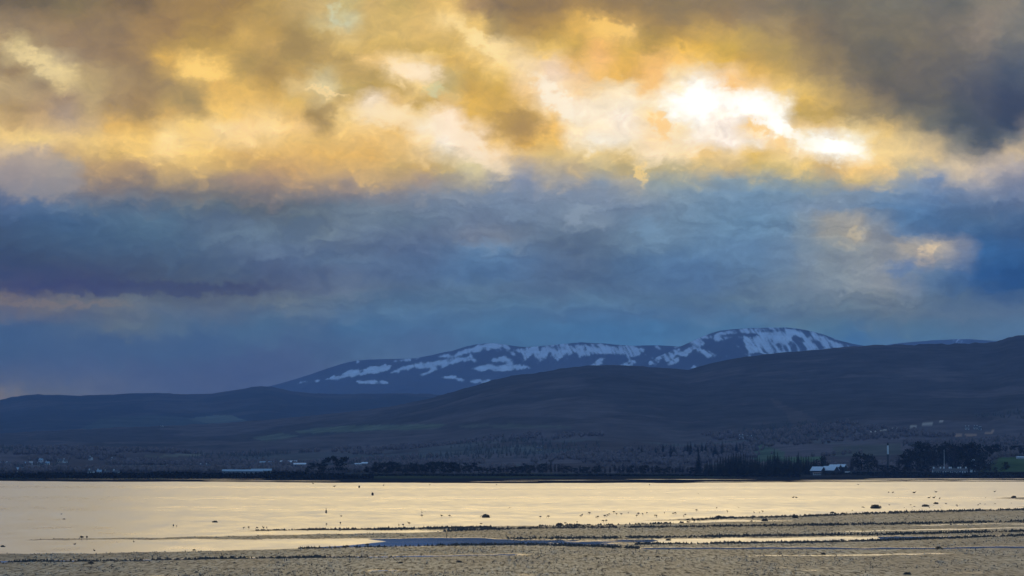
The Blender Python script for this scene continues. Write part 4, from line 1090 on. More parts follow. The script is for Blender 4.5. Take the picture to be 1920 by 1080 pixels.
# ------------------------------------------------------------------ buildings
M_WHITE = plain('white_render', (0.50, 0.50, 0.49), 0.8, 0.12, 0.6)
M_LIME = plain('limewash', (0.72, 0.71, 0.68), 0.8, 0.1, 0.6)
M_GREYWALL = plain('grey_cladding', (0.16, 0.16, 0.17), 0.7, 0.2, 0.5)
M_DARKWALL = plain('dark_timber', (0.035, 0.034, 0.036), 0.8, 0.3, 0.8)
M_SLATE = plain('slate_roof', (0.055, 0.058, 0.065), 0.6, 0.25, 0.8)
M_PALEROOF = plain('pale_metal_roof', (0.52, 0.56, 0.60), 0.7, 0.12, 0.4, 0.0, 0.05)
M_BLUEROOF = plain('blue_grey_roof', (0.26, 0.34, 0.40), 0.8, 0.2, 0.2, 0.0, 0.0)
M_SAND = plain('sandstone', (0.30, 0.25, 0.19), 0.85, 0.2, 0.6)
M_GLASS = plain('dark_glass', (0.02, 0.022, 0.026), 0.15, 0.2, 1.0, 0.0, 0.6)
M_BLACK = plain('black_paint', (0.02, 0.02, 0.022), 0.6, 0.3, 1.0)

def box(V, Fc, x0, x1, y0, y1, z0, z1):
    k = len(V)
    V += [(x0, y0, z0), (x1, y0, z0), (x1, y1, z0), (x0, y1, z0), (x0, y0, z1), (x1, y0, z1), (x1, y1, z1), (x0, y1, z1)]
    Fc += [(k, k + 3, k + 2, k + 1), (k + 4, k + 5, k + 6, k + 7), (k, k + 1, k + 5, k + 4), (k + 1, k + 2, k + 6, k + 5), (k + 2, k + 3, k + 7, k + 6), (k + 3, k, k + 4, k + 7)]

def box_mesh(*a):
    V, Fc = [], []
    box(V, Fc, *a)
    return mesh_of(V, Fc)

def gable_walls(W, L, h, rise):
    V = [(-W, -L, -1), (W, -L, -1), (W, L, -1), (-W, L, -1), (-W, -L, h), (W, -L, h), (W, L, h), (-W, L, h), (-W, 0, h + rise), (W, 0, h + rise)]
    Fc = [(0, 1, 5, 4), (1, 2, 6, 9, 5), (2, 3, 7, 6), (3, 0, 4, 8, 7)]
    return mesh_of(V, Fc, 'wall')

def gable_roof(W, L, h, rise, ov=0.35, th=0.22):
    e = rise / L * ov
    top = [(-W - ov, -L - ov, h - e), (W + ov, -L - ov, h - e), (W + ov, 0, h + rise), (-W - ov, 0, h + rise), (W + ov, L + ov, h - e), (-W - ov, L + ov, h - e)]
    V = [(x, y, z + th) for x, y, z in top] + [(x, y, z + 0.02) for x, y, z in top]
    Fc = [(0, 1, 2, 3), (3, 2, 4, 5), (6, 9, 8, 7), (9, 11, 10, 8), (0, 6, 7, 1), (4, 10, 11, 5), (1, 7, 8, 2), (2, 8, 10, 4), (0, 3, 9, 6), (3, 5, 11, 9)]
    return mesh_of(V, Fc, 'roof')

def house(name, px, D, rz, W, L, h, rise, wall, roof, label, group=None, windows=0, door=False, chimney=0, row=None, cat='house', big_door=False):
    if row is not None:
        D0, D = D, stand(px, row)
        k = min(D / D0, 1.6)
        W, L, h, rise = W * D / D0, L * k, h * k, rise * k
    z0 = float(land_z(px, D))
    o = empty(name, (float(x_at(px, D)), D, z0), rz)
    tag(o, label, cat, group)
    link('wall', gable_walls(W, L, h, rise), wall, o)
    rf = link('roof', gable_roof(W, L, h, rise), roof, o)
    for i in range(chimney):
        cx = (-W + 0.7) if i == 0 else (W - 0.7)
        link('chimney', box_mesh(cx - .45, cx + .45, -.35, .35, h + rise * 0.7, h + rise + 1.1), wall, rf)
    for i in range(windows):
        cx = -W + (i + 0.5) * 2 * W / windows
        if door and i == windows // 2: continue
        w = link('window', box_mesh(cx - .55, cx + .55, -L - .05, -L + .02, h * .38, h * .80), M_GLASS, o)
        link('sill', box_mesh(cx - .65, cx + .65, -L - .14, -L - .052, h * .34, h * .378), wall, w)
    if door:
        cx = -W + (windows // 2 + 0.5) * 2 * W / max(1, windows)
        link('door', box_mesh(cx - .5, cx + .5, -L - .05, -L + .02, 0.05, h * .78), M_BLACK, o)
    if big_door:
        link('door', box_mesh(W - 0.02, W + .06, -L * .4, L * .4, 0.05, h * .85), M_BLACK, o)
    return o

# barns with bright roofs beside the plantation
house('barn', 1534, 2475, math.radians(-38), 4.4, 3.2, 3.0, 2.6, M_DARKWALL, M_PALEROOF, 'dark barn with bright pale roof standing hard against the conifer plantation', 'pale roofed barns', cat='barn', big_door=True)
house('barn', 1557, 2475, math.radians(-38), 5.2, 3.4, 3.0, 2.7, M_DARKWALL, M_PALEROOF, 'longer dark barn with bright roof, farther from the plantation than its neighbour', 'pale roofed barns', cat='barn', big_door=True)
house('shed', 1566, 2520, math.radians(-30), 4.0, 2.6, 5.2, 1.6, M_DARKWALL, M_PALEROOF, 'small shed whose bright roof shows just above the two barns', None, cat='shed')
house('shed', 1578, 2525, math.radians(-30), 3.2, 2.4, 5.2, 1.6, M_DARKWALL, M_PALEROOF, 'smallest bright-roofed shed at the outer end above the barns', None, cat='shed')
house('outbuilding', 1532, 2440, math.radians(4), 2.6, 1.6, 1.3, 0.5, M_WHITE, M_SLATE, 'low white outbuilding in front of the dark barns on the shore', None, windows=4, cat='outbuilding')
# white cottages in a row on the bank
for px, W, lb in ((1757, 3.1, 'white cottage at the chimney end of the bank row'), (1775, 2.6, 'second white cottage from the chimney in the bank row'), (1790, 3.2, 'long white cottage in the middle of the bank row'), (1806, 2.6, 'small white cottage at the green field end of the bank row')):
    house('cottage', px, 2452, math.radians(R.uniform(-4, 4)), W, 2.3, 2.1, 1.5, M_LIME, M_SLATE, lb, 'white cottages on the bank', windows=3 if W < 3 else 5, door=True, chimney=2)
house('farmhouse', 1823, 2560, math.radians(32), 1.7, 1.5, 8.6, 1.5, M_WHITE, M_PALEROOF, 'tall white gabled house half hidden among the tall wood', None, windows=2, chimney=1)
for q, (px, top) in enumerate(((1817, 857), (1824, 859), (1831, 857))):
    tree('broad', px, 2500, top, '%s dark tree hiding the lower walls of the gabled white house' % ('chimney-side', 'middle', 'field-side')[q], 'trees before the gabled house', 1.2)
house('farm_building', 1914, 2860, math.radians(3), 3.2, 1.8, 1.2, 0.5, M_WHITE, M_PALEROOF, 'long white building at the top edge of the bright green field', None, windows=4, cat='building', row=860.5)
# white chimney stack of the works
z0 = float(land_z(1665, 2500)); Hc = float(z_of(830, 2500)) - z0
o = tag(empty('chimney_stack', (float(x_at(1665, 2500)), 2500, z0)), 'tall white chimney with black top rising from the trees', 'chimney')
def cone(z0_, z1_, r0, r1, n=14):
    V, Fc = [], []
    tube(V, Fc, (0, 0, z0_), (0, 0, z1_), r0, r1, n)
    return mesh_of(V, Fc, 'ring', True)
link('lower_shaft', cone(-0.8, Hc * 0.62, 0.85, 0.68), M_DARKWALL, o)
link('white_shaft', cone(Hc * 0.62 + .02, Hc * 0.91, 0.67, 0.60), M_WHITE, o)
link('black_top', cone(Hc * 0.91 + .02, Hc, 0.74, 0.72), M_BLACK, o)
link('platform', cone(Hc * 0.60, Hc * 0.618, 1.1, 1.1), M_BLACK, o)
# flagpole among the wood
z0 = float(land_z(1770.5, 2470)); Hp = float(z_of(844, 2470)) - z0
o = tag(empty('flagpole', (float(x_at(1770.5, 2470)), 2470, z0)), 'thin pale flagpole behind the white cottages', 'flagpole')
link('pole', cone(-0.5, Hp, 0.16, 0.09, 8), M_WHITE, o)
link('finial', cone(Hp + .01, Hp + .35, 0.22, 0.12, 8), M_WHITE, o)
# sheds and houses on the low shore
house('greenhouse', 455, 2150, math.radians(2), 12.2, 6.0, 1.7, 1.0, M_GREYWALL, M_BLUEROOF, 'long low shed with blue-grey roof just behind the shore scrub', None, cat='shed', windows=9, row=889)
house('greenhouse', 490, 2180, math.radians(2), 6.2, 6.0, 1.9, 1.1, M_GREYWALL, M_BLUEROOF, 'shorter end bay of the low blue-grey roofed sheds', None, cat='shed', windows=5, row=888.5)
house('shed', 672, 2600, math.radians(5), 2.6, 2.0, 1.0, 0.5, M_WHITE, M_PALEROOF, 'bright white shed beside the isolated pine clump', None, cat='shed', windows=2, row=872.5)
house('shed', 684, 2620, math.radians(-8), 2.2, 2.0, 2.0, 0.9, M_GREYWALL, M_PALEROOF, 'small grey shed next to the bright white one by the pines', None, cat='shed', row=874)
house('warehouse', 500, 3200, math.radians(3), 6.2, 4.0, 3.2, 1.0, M_GREYWALL, M_BLUEROOF, 'low grey warehouse behind the blue-roofed sheds', 'warehouses inland', cat='warehouse', windows=5, row=874)
house('warehouse', 541, 3250, math.radians(-2), 7.5, 4.0, 3.4, 1.3, M_GREYWALL, M_PALEROOF, 'pale-roofed warehouse standing inland of the pine clump', 'warehouses inland', cat='warehouse', windows=6, row=873.5)
house('warehouse', 562, 3200, math.radians(6), 5.5, 4.0, 3.0, 1.2, M_GREYWALL, M_PALEROOF, 'warehouse with stepped pale roof touching the pine clump', 'warehouses inland', cat='warehouse', windows=4, row=877)
VILLAGE = ((5, 872.5, 2.2, M_WHITE), (16, 873.5, 3.0, M_WHITE), (32, 874, 2.6, M_WHITE), (45, 873, 2.2, M_SAND), (72, 875, 2.4, M_WHITE), (80, 874.5, 2.6, M_WHITE), (89, 872.5, 2.0, M_WHITE), (112, 867.5, 2.6, M_SAND), (122, 868, 2.0, M_WHITE), (77, 866.5, 2.0, M_WHITE), (133, 887.5, 1.8, M_SAND), (171, 888, 3.0, M_WHITE), (186, 888, 2.2, M_WHITE), (200, 889, 2.6, M_SAND), (218, 889, 4.0, M_WHITE), (231, 885.5, 2.6, M_WHITE), (212, 865.5, 1.8, M_WHITE), (170, 863, 1.6, M_WHITE), (316, 879, 2.4, M_SAND), (378, 877, 1.8, M_WHITE), (390, 877.2, 2.3, M_WHITE), (336, 880, 1.8, M_SAND))
ORD = {v: 1 + k for k, v in enumerate(sorted(h_[0] for h_ in VILLAGE))}
for i, (px, row, W, wl) in enumerate(VILLAGE):
    house('house', px, 3080 + (i % 5) * 22, math.radians(R.uniform(-35, 35)), W * .85, 1.7, 1.9, 1.2, wl, M_SLATE if i % 3 else M_BLUEROOF,
          'small %s house, %s along the scattered shore village from its wide hall' % ('stone' if wl is M_SAND else 'white', nth(ORD[px])), 'houses of the scattered village', windows=2, door=(i % 4 == 0), chimney=1, row=row)
house('hall', 30, 3020, math.radians(4), 8.0, 5.0, 2.6, 1.6, M_SAND, M_BLUEROOF, 'wide sandy walled hall at the village edge behind the scrub', None, cat='hall', windows=7, row=886)
house('hall', 64, 3040, math.radians(-8), 5.2, 4.0, 3.0, 1.9, M_SAND, M_SLATE, 'gabled stone hall below the village water tower', None, cat='hall', windows=4, row=883)
# the water tower of the village
Dt = stand(58, 874); o = tag(empty('water_tower', (float(x_at(58, Dt)), Dt, float(land_z(58, Dt))), 0, Dt / 3100), 'pale water tower on legs above the village houses', 'tower')
for sx_, sy_ in ((-1, -1), (1, -1), (1, 1), (-1, 1)):
    V, Fc = [], []
    tube(V, Fc, (sx_ * 1.1, sy_ * 1.1, -.5), (sx_ * .9, sy_ * .9, 2.6), 0.18, 0.16, 6)
    link('leg', mesh_of(V, Fc), M_WHITE, o)
link('tank', cone(2.6, 4.2, 1.5, 1.7), M_WHITE, o)
link('cap', cone(4.22, 4.9, 1.6, 0.3), M_SLATE, o)
# houses up on the hillsides
for px, row, D, W, lb in ((1390, 822.5, 4300, 2.6, 'bright white house alone high on the dark hillside'), (1405, 824, 4320, 3.4, 'long low grey-white house beside the bright hillside house'),
                       (1011, 845, 3900, 3.2, 'pale stone farmhouse on the lower slope above the shore wood'), (303, 792.5, 8500, 3.2, 'tiny white croft beside the upland fields'),
                       (1814, 805.5, 4700, 2.8, 'white house above the orange sand pit on the hill'), (1830, 805, 4720, 2.6, 'second white house above the sand pit'), (1838, 807, 4710, 1.8, 'smallest white house beside the sand pit')):
    house('house', px, D, math.radians(R.uniform(-15, 15)), W, 2.4, 2.6, 1.6, M_SAND if 'stone' in lb else M_WHITE, M_SLATE, lb, None, windows=3, door=True, chimney=2, row=row)
# a parked white van by the barns
z0 = float(land_z(1590.5, 2420))
o = tag(empty('parked_van', (float(x_at(1590.5, 2420)), 2420, z0), math.radians(8)), 'small white van parked on the shore track beyond the barns', 'van')
V = [(-2.2, -.9, .45), (2.2, -.9, .45), (2.2, .9, .45), (-2.2, .9, .45), (-2.2, -.85, 1.2), (2.1, -.85, 1.1), (2.1, .85, 1.1), (-2.2, .85, 1.2), (-2.15, -.75, 1.95), (.8, -.75, 1.95), (.8, .75, 1.95), (-2.15, .75, 1.95), (1.4, -.8, 1.15), (1.4, .8, 1.15)]
Fc = [(0, 3, 2, 1), (0, 1, 5, 12, 4), (1, 2, 6, 5), (2, 3, 7, 13, 6), (3, 0, 4, 7), (4, 12, 9, 8), (7, 11, 10, 13), (4, 8, 11, 7), (8, 9, 10, 11), (12, 13, 10, 9), (5, 6, 13, 12)]
link('body', mesh_of(V, Fc), M_WHITE, o)
link('windscreen', mesh_of([(1.36, -.68, 1.24), (1.36, .68, 1.24), (.9, .64, 1.9), (.9, -.64, 1.9)], [(0, 1, 2, 3)]), M_GLASS, o)
for wx in (-1.4, 1.4):
    for wy in (-.86, .86):
        V, Fc = [], []
        tube(V, Fc, (wx, wy - .11, .36), (wx, wy + .11, .36), .36, .36, 12)
        link('wheel', mesh_of(V, Fc), M_BLACK, o)
# ------------------------------------------------------------------ stones, weed, birds and marks on the shore
M_WEED = plain('wet_bladderwrack', (0.022, 0.018, 0.012), 0.45, 0.5, 3.0, 0.0, 0.4)
M_STONE = plain('wet_stone', (0.040, 0.036, 0.032), 0.5, 0.4, 4.0, 0.0, 0.4)
M_GULL = plain('gull_feathers', (0.10, 0.10, 0.105), 0.7, 0.4, 6.0)
M_WADER = plain('wader_feathers', (0.035, 0.030, 0.026), 0.7, 0.4, 8.0)
M_BUOY = plain('weathered_buoy', (0.035, 0.026, 0.022), 0.6, 0.4, 2.0)

def rock_mesh(seed, weedy):
    """a lumpy stone; weedy ones carry a ragged skirt of fronds"""
    rng = np.random.default_rng(seed)
    bm = bmesh.new()
    bmesh.ops.create_icosphere(bm, subdivisions=2, radius=0.5)
    k = rng.uniform(0, 50)
    for v in bm.verts:
        c = np.array(v.co)
        n = float(fbm(np.array([c[0] * 2.3 + k]), np.array([c[1] * 2.3 + c[2] * 1.7 + k]), seed, 3)[0])
        v.co *= 1 + 0.55 * n
        v.co.z = v.co.z * 0.62 + 0.12
        if v.co.z < -0.06: v.co.z = -0.06
    me = bpy.data.meshes.new('stone'); bm.to_mesh(me); bm.free()
    fr = None
    if weedy:
        V, Fc = [], []
        for i in range(46):
            a = rng.uniform(0, 6.283); r0 = rng.uniform(0.05, 0.42); l = rng.uniform(0.15, 0.36)
            z0 = 0.40 * (1 - (r0 / 0.55) ** 2) + 0.03; w = rng.uniform(0.03, 0.07)
            p = np.array([math.cos(a) * r0, math.sin(a) * r0, z0]); t_ = np.array([-math.sin(a), math.cos(a), 0]) * w
            o_ = np.array([math.cos(a), math.sin(a), 0])
            m = p + o_ * l * .5 + np.array([0, 0, rng.uniform(0.0, 0.16)]); e = p + o_ * l + np.array([0, 0, -z0 + rng.uniform(-.02, .12)])
            b = len(V); V += [p - t_, p + t_, m + t_ * 1.2, m - t_ * 1.2, e]
            Fc += [(b, b + 1, b + 2, b + 3), (b + 3, b + 2, b + 4)]
        fr = mesh_of(V, Fc, 'seaweed')
        fr.materials.append(M_WEED)
    me.materials.append(M_WEED if weedy else M_STONE)
    return me, fr
BIGS = [rock_mesh(400 + i, True) for i in range(6)]
SMALLS = [rock_mesh(500 + i, False)[0] for i in range(6)]

def rock(px, row, wpx, label, group=None, tall=1.0, weedy=True):
    p = ground(px, row, 0.0)
    size = wpx / F * p.y
    z0 = max(mud_z(px, row), 0.0) - 0.02
    if weedy:
        st, fr = random.choice(BIGS)
        o = empty('seaweed_rock', (p.x, p.y, z0), random.uniform(0, 6.28))
        o.scale = (size, size, size * 0.62 * tall)
        tag(o, label, 'rock', group)
        link('stone', st, None, o); link('seaweed', fr, None, o)
    else:
        o = link('stone', random.choice(SMALLS))
        o.location = (p.x, p.y, z0); o.rotation_euler = (0, 0, random.uniform(0, 6.28))
        o.scale = (size, size * random.uniform(.7, 1.2), size * random.uniform(.5, 1.0) * tall)
        tag(o, label, 'stone', group)
    return o
# the weed-hung boulders that stand out, each on its own
for px, row, w, lb in (
    (403, 979.5, 10, 'weed-covered rock alone in open water beyond the thin mud spit'),
    (120, 973.8, 5, 'small dark rock alone far out in the pale open water'),
    (911, 970.5, 17, 'long ragged weed-covered rock in open water off the mud edge'),
    (902, 982.5, 5, 'little weedy rock between the long ragged rock and the mud edge'),
    (1049, 984.8, 13, 'spiky clump of weed on the very edge of the mud'),
    (1060, 981.2, 5.5, 'rounded dark rock just off the spiky weed clump'),
    (1348, 970.0, 9.5, 'weedy rock on the tip of the upper mud spit'),
    (1434, 977.0, 13, 'big round dark boulder beside the narrow inlet'),
    (1409, 977.5, 4.5, 'small rock by the inlet near the big round boulder'),
    (1491, 972.0, 10, 'low weedy rock on the mud above the inlet'),
    (1642, 953.5, 21, 'largest long weed-covered rock lying out in bright water'),
    (1735, 950.0, 13, 'flat weed bed awash off the pebbly point'),
    (1755, 945.0, 9, 'weedy rock farther out than the flat weed bed'),
    (1774, 945.2, 3.5, 'small isolated stone out past the flat weed bed'),
    (1794, 947.6, 4.5, 'lone pebble-like rock off the pebbly point'),
    (1901, 933.8, 10, 'weedy mound on the far dark spit'),
    (364, 1032, 7, 'weedy rock at the lip of the long yellow pool'),
    (650, 1025.5, 10, 'dark weed clump at the edge of the blue still pool'),
    (689, 1021.5, 7, 'low weedy stone where the pool turns from gold to blue'),
    (380, 1047.5, 10, 'rounded weedy rock on the foreground mud by the narrow channel'),
    (416, 1046, 8, 'pointed weedy rock beside the rounded one near the channel'),
    (437, 1048.5, 12, 'flattened weed patch near the narrow foreground channel'),
    (170, 1058.5, 12, 'flat dark weed patch on the foreground mud below the channel'),
    (55, 1051.5, 10, 'straggling weed heap on the bank of the foreground channel'),
    (368, 1075, 8, 'weedy stone low on the bare foreground mud'),
    (330, 1070, 5, 'small flat weed scrap on the bare foreground mud'),
    (440, 1058, 8, 'weed tuft on the smooth foreground mud below the channel'),
    (751, 1057.5, 9, 'domed weedy rock alone on the smooth foreground mud'),
    (861, 1056, 12, 'wider domed weedy rock alone on the smooth foreground mud'),
    (1233, 1046.5, 8.5, 'small flat weedy rock alone on the pale mud below the pools'),
    (1253, 1013.5, 10, 'weedy rock on the ridge above the bright narrow pool'),
    (1268, 1017.5, 5, 'pointed stone in the bright narrow pool'),
    (1544, 1040.5, 9, 'dark flat weedy stone on pale mud under the blue channel'),
    (1760, 1029.5, 14, 'wide flat weedy rock in the blue foreground channel'),
    (1503, 1031.5, 4, 'little stone in the blue foreground channel'),
    (1551, 1030, 4, 'second little stone in the blue foreground channel'),
    (1578, 1013, 7, 'weedy rock on the dark ridge under the bright narrow pool'),
    (1624, 964.0, 10, 'weedy rock on the upper shore line of the point'),
    (1561, 962.3, 8, 'weedy rock just off the upper shore line'),
    (1580, 963.6, 7, 'smaller weedy rock just off the upper shore line'),
    (1702, 1079, 14, 'dark weedy rock in a shallow foreground puddle'),
    (5, 1025.5, 9, 'row of weedy lumps in the long yellow pool')):
    rock(px, row, w, lb, None, 1.0 + 0.25 * R.random())

# wrack lines: rows of stones and weed left by the tide
LB = ['dark stone on the wrack line along the upper mud ridge', 'dark stone on the weedy rim below the still blue pool', 'dark stone on the black ridge under the bright narrow pool',
      'dark stone along the narrow foreground channel', 'dark stone on the ridge above the bright narrow pool', 'dark stone on the water edge of the mudflat', 'dark stone on the thin outer spit']
for li, (ln, xa, xb, jit, n) in enumerate(LINES):
    for i, x in enumerate(sorted(R.uniform(xa, xb) for k in range(n))):
        rock(x, float(curve(ln, x)) + R.gauss(0, jit), R.uniform(2.0, 5.5), LB[li] + ', ' + nth(i + 1) + ' towards the pebbly point', LB[li].replace('dark stone', 'dark stones'), R.uniform(.9, 1.6), False)
# stones awash off the point
for i, x in enumerate(sorted(R.gauss(1735, 90) for k in range(34))):
    rock(min(max(x, 1480), 1910), R.uniform(941, 958) if x > 1600 else R.uniform(955, 965), R.uniform(1.6, 3.6), 'small dark stone awash off the pebbly point, ' + nth(i + 1) + ' along towards the far spit', 'stones awash off the point', 1.3, False)

# the uncounted rest: crumbs of weed, shell and pebble all over the mud
def crumbs(name, mat, n, seed, size, where, tall=(0.6, 1.3)):
    rng = np.random.default_rng(seed)
    pxs, rows = where(rng, n)
    ii = np.clip(np.searchsorted(MPY, rows), 0, len(MPY) - 1); jj = np.clip(np.round((pxs + 160) / 3.6).astype(int), 0, len(MPX) - 1)
    zz = MUDZ[ii, jj]
    keep = zz > 0.012
    pxs, rows, zz = pxs[keep], rows[keep], zz[keep]
    b = 540.0 - rows
    k = -CAMH / (F * s_ + b * c_)
    X, Y = (pxs - 960) * k, (F * c_ - b * s_) * k
    m = len(X)
    s = size[0] + (size[1] - size[0]) * rng.random(m) ** 2.2
    s = s * (0.55 + 0.45 * Y / 350.0)
    a = rng.uniform(0, 6.283, m)
    V = np.zeros((m, 5, 3))
    for q in range(4):
        an = a + q * 1.5708 + rng.uniform(-.4, .4, m)
        V[:, q, 0] = X + np.cos(an) * s * .5 * rng.uniform(.6, 1.3, m); V[:, q, 1] = Y + np.sin(an) * s * .5; V[:, q, 2] = zz - 0.02
    V[:, 4, 0] = X + rng.uniform(-.2, .2, m) * s; V[:, 4, 1] = Y; V[:, 4, 2] = zz + s * rng.uniform(*tall, m) * 0.6
    base = np.arange(m)[:, None] * 5
    Fq = np.concatenate([base + np.array([q, (q + 1) % 4, 4]) for q in range(4)], 0)
    return tag(link(name, mesh_of(V.reshape(-1, 3).tolist(), Fq.tolist(), name), mat), kind='stuff')
def everywhere(rng, n):
    x = rng.uniform(-60, 1980, n); r = 1112 - rng.random(n) ** 0.9 * 145
    d = fbm(x / 90, r / 7, 601, 5, 0.6)
    k = d * 1.6 > rng.uniform(-0.35, 0.5, n)
    return x[k], r[k]
def along(rng, n):
    xs, rs = [], []
    for ln, xa, xb, jit, w in LINES:
        x = rng.uniform(xa, xb, n // len(LINES)); y = curve(ln, x) + rng.normal(0, jit * 0.8, len(x))
        dd = fbm(x / 30, y * 0, 602, 3) > rng.uniform(-.7, .3, len(x))
        xs.append(x[dd]); rs.append(y[dd])
    return np.concatenate(xs), np.concatenate(rs)
M_SHELL = plain('pale_shell', (0.42, 0.38, 0.30), 0.5, 0.3, 5.0)
crumbs('mud_pebbles', M_STONE, 42000, 611, (0.04, 0.20), everywhere)
crumbs('shell_grit', M_SHELL, 44000, 612, (0.05, 0.16), everywhere)
crumbs('wrack_line', M_WEED, 30000, 613, (0.10, 0.42), along)

# birds -----------------------------------------------------------
def lathe_body(V, Fc, prof, n=8, axis_up=0.0):
    """spindle body along +x from (x, radius, z) rings"""
    k = len(V)
    for x, r, z in prof:
        for i in range(n):
            a = 6.283 * i / n
            V.append((x, math.cos(a) * r, z + math.sin(a) * r))
    for j in range(len(prof) - 1):
        for i in range(n):
            i2 = (i + 1) % n
            Fc.append((k + j * n + i, k + (j + 1) * n + i, k + (j + 1) * n + i2, k + j * n + i2))
def gull_mesh(up, sweep):
    V, Fc = [], []
    lathe_body(V, Fc, [(-.30, .01, .02), (-.22, .05, .01), (-.08, .085, 0), (.08, .09, 0), (.19, .06, .02), (.24, .055, .03), (.29, .045, .03), (.33, .015, .02), (.38, .004, .01)])
    b = len(V); V += [(-.26, 0, .02), (-.44, .10, .02), (-.46, 0, .03), (-.44, -.10, .02)]; Fc += [(b, b + 1, b + 2), (b, b + 2, b + 3)]
    for s in (-1, 1):
        pts = [(.10, .05, .03, .16), (.16, .30, .03 + up * .30, .17), (.10 - sweep * .1, .52, .03 + up * .38, .11), (-.05 - sweep * .2, .72, .03 + up * .30, .02)]
        b = len(V)
        for x, y, z, c in pts:
            V += [(x, s * y, z), (x - c, s * y, z - .01), (x - c * .45, s * y, z + .025)]
        for j in range(3):
            for i in range(3):
                i2 = (i + 1) % 3
                Fc.append((b + j * 3 + i, b + j * 3 + i2, b + j * 3 + 3 + i2, b + j * 3 + 3 + i))
    return mesh_of(V, Fc, 'gull', True)
def wader_mesh(bend):
    V, Fc = [], []
    lathe_body(V, Fc, [(-.22, .008, .26), (-.14, .05, .26), (0, .085, .27), (.10, .07, .29), (.15, .035, .33 - bend * .10), (.18, .028, .38 - bend * .22), (.21, .036, .41 - bend * .28), (.245, .02, .41 - bend * .30), (.25, .008, .405 - bend * .31), (.34, .003, .385 - bend * .36)])
    for s in (-1, 1):
        tube(V, Fc, (0.0, s * .03, .22), (-.02 + s * .02, s * .035, .10), .010, .008, 5)
        tube(V, Fc, (-.02 + s * .02, s * .035, .105), (s * .03, s * .035, -.03), .008, .007, 5)
    return mesh_of(V, Fc, 'wader', True)
GULLS = [gull_mesh(0.9, 1.0), gull_mesh(-0.5, 1.2), gull_mesh(0.35, 0.6), gull_mesh(1.3, 0.8)]
WADERS = [wader_mesh(0.0), wader_mesh(0.6), wader_mesh(1.0)]
for m_ in GULLS: m_.materials.append(M_GULL)
for m_ in WADERS: m_.materials.append(M_WADER)
for px, row, D, wpx, k, rz, roll, lb in (
    (791, 961, 560, 11, 3, 1.9, 0.5, 'gull flying with wings raised in a V over the open water'),
    (955.5, 951.5, 620, 8, 1, 1.2, -0.4, 'gull flying with arched wings beyond the long ragged rock'),
    (509, 988, 480, 8, 0, 2.2, 0.9, 'gull banking steeply above the tip of the thin outer spit'),
    (1310, 925.5, 800, 6, 1, 1.5, 0.5, 'gull flying low over the far middle water'),
    (639, 967, 560, 6, 2, 0.6, 0.2, 'gull flapping low near the slender post in the water'),
    (1327, 958, 620, 5, 1, 1.8, -0.3, 'gull skimming towards the upper mud spit'),
    (1385, 951.5, 640, 7, 2, 1.3, 0.3, 'gull gliding over bright water off the upper spit'),
    (1404, 955.8, 640, 5, 1, 1.0, 0.0, 'gull just below the gliding one off the upper spit'),
    (1848, 933.5, 760, 5, 0, 2.0, 0.5, 'gull flying in front of the far dark spit')):
    p = at(px, row, D)
    o = link('flying_gull', GULLS[k])
    s = wpx / F * D / 1.44 * 1.15
    o.location = p; o.scale = (s, s, s); o.rotation_euler = (roll, 0.1, rz)
    tag(o, lb, 'gull', 'gulls in flight')
def wader(px, row, label, group, s=1.0):
    p = ground(px, row, 0.0)
    o = link('wading_bird', random.choice(WADERS))
    o.location = (p.x, p.y, max(0.0, mud_z(px, row)))
    o.scale = (s, s, s); o.rotation_euler = (0, 0, random.uniform(0, 6.28))
    tag(o, label, 'bird', group)
LBW = 'small dark wading bird in the shallows, %s along the mud edge from the thin spit'
for q, (px, row) in enumerate(sorted(((1013, 971.5), (1028, 971), (1088, 969), (1091, 969), (1105, 964.5), (1118, 971.5), (1121, 972), (1134, 970), (1139, 968), (1142, 965.5), (1151, 962.2), (1156, 966), (1165, 966), (1178, 963), (1194, 969), (1197, 965.5), (1205, 966), (1213, 963), (1228, 969.5), (1231, 970), (1246, 963.3), (1262, 964.5), (1266, 964.5), (1282, 970), (1285, 967), (1306, 958.5), (1344, 953.6), (1364, 961), (1414, 962.6), (1424, 962.4), (1430, 961), (1082, 981), (1131, 979.5), (1137, 979), (828, 969.5), (843, 969.5), (791, 969.3), (767, 984), (748, 987.5), (756, 987.2), (638, 983.6), (612, 986), (325, 989), (331, 988.5), (500, 991.5), (494, 992.5), (482, 992), (466, 991.5), (457, 992)))):
    wader(px, row + 0.6, LBW % nth(q + 1), 'waders feeding off the mud edge', R.uniform(0.8, 1.3))
for px, row, lb in ((1290, 978.3, 'wader with raised head standing at the mouth of the inlet'), (1301, 978.3, 'wader stooping between the two others at the inlet'), (1309, 979.0, 'dark wader bent to the mud at the inlet')):
    wader(px, row + 1, lb, 'three waders at the inlet', 1.5)
for px, row, lb in ((153, 1012, 'white-flecked wader at the thin tip of the mud spit'), (163, 1012, 'upright dark wader on the thin mud spit')):
    wader(px, row + .8, lb, 'waders on the thin spit', 1.3)
LBF = 'tiny dark duck on open water, %s along towards the far dark spit'
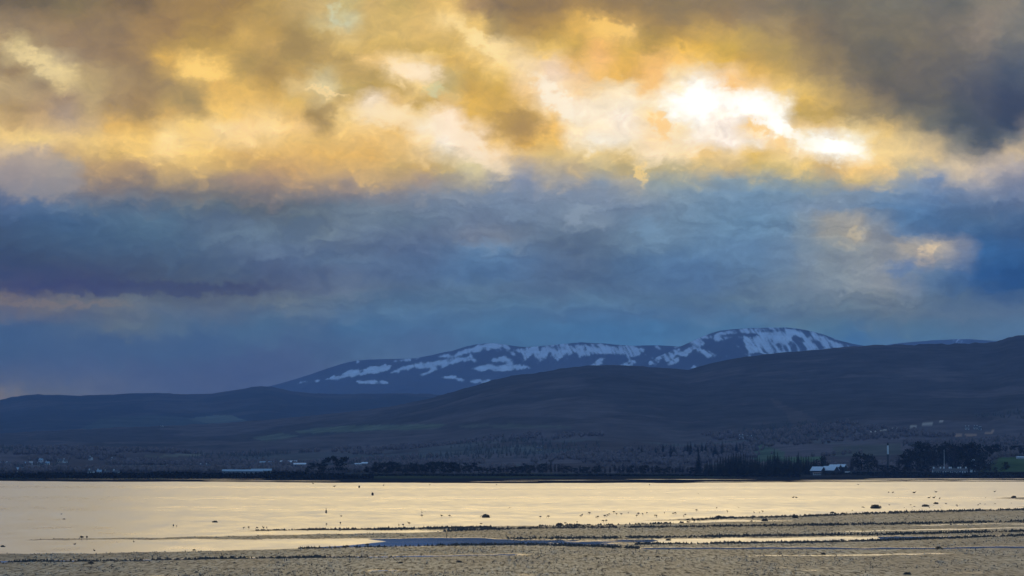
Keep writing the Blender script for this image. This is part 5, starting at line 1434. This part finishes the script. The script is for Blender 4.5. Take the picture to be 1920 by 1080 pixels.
def duck(px, row, s, q):
    p = ground(px, row, 0)
    V, Fc = [], []
    lathe_body(V, Fc, [(-.30, .01, .14), (-.2, .07, .09), (0, .12, .07), (.15, .10, .08), (.21, .05, .16), (.23, .045, .24), (.27, .05, .28), (.31, .03, .28), (.37, .012, .265)])
    o = link('floating_duck', mesh_of(V, Fc, 'duck', True), M_WADER)
    o.location = (p.x, p.y, 0); o.scale = (s, s, s); o.rotation_euler = (0, 0, R.uniform(0, 6.28))
    tag(o, LBF % nth(q), 'duck', 'ducks resting on open water')
for q, (px, row) in enumerate(sorted(((587, 907.3), (627, 912.5), (719, 910.5), (806, 909.5), (931, 909.3), (1487, 933.4), (1493, 933.4), (1609, 909.2), (1666, 923.8), (1674, 924), (1714, 924.5), (1755, 923), (1865, 922.5), (115, 964.5), (1218, 909.5), (640, 968.5), (140, 1021), (251, 1016.5), (177, 1033), (1742, 934), (1751, 933.8), (1762, 935.5)))):
    duck(px, row, R.uniform(1.2, 1.9) if row < 940 else R.uniform(0.55, 0.75), q + 1)

# mooring buoys and the slender mark
def buoy(px, row, wpx, hpx, label):
    p = ground(px, row, 0)
    w, h = wpx / F * p.y, hpx / F * p.y
    o = tag(empty('mooring_buoy', (p.x, p.y, 0)), label, 'buoy', 'mooring buoys')
    V, Fc = [], []
    for q, (r0, r1, a, b) in enumerate(((.40, .5, -.10, .08), (.5, .5, .08, .72), (.5, .36, .72, .84))):
        tube(V, Fc, (0, 0, a * h), (0, 0, b * h), r0 * w, r1 * w, 14)
    link('float', mesh_of(V, Fc, 'float'), M_BUOY, o)
    V, Fc = [], []
    tube(V, Fc, (0, 0, .82 * h), (0, 0, 1.0 * h), .16 * w, .12 * w, 8)
    link('lifting_eye', mesh_of(V, Fc), M_BLACK, o)
buoy(698.5, 929.0, 4.2, 6.0, 'large dark barrel buoy moored in mid channel')
buoy(673.5, 914.5, 3.2, 4.4, 'smaller dark buoy moored beyond the large barrel buoy')
p = ground(611.5, 962.0, 0)
h = 9.5 / F * p.y
o = tag(empty('channel_marker', (p.x, p.y, 0)), 'slender dark upright marker standing in open water', 'marker')
V, Fc = [], []
tube(V, Fc, (0, 0, -.3), (0, 0, h), .05, .035, 8)
link('post', mesh_of(V, Fc), M_BUOY, o)
V, Fc = [], []
tube(V, Fc, (0, 0, h * .02), (0, 0, h * .45), .17, .12, 8)
tube(V, Fc, (0, 0, h * .45), (0, 0, h * .72), .12, .04, 8)
link('float_collar', mesh_of(V, Fc), M_BUOY, o)
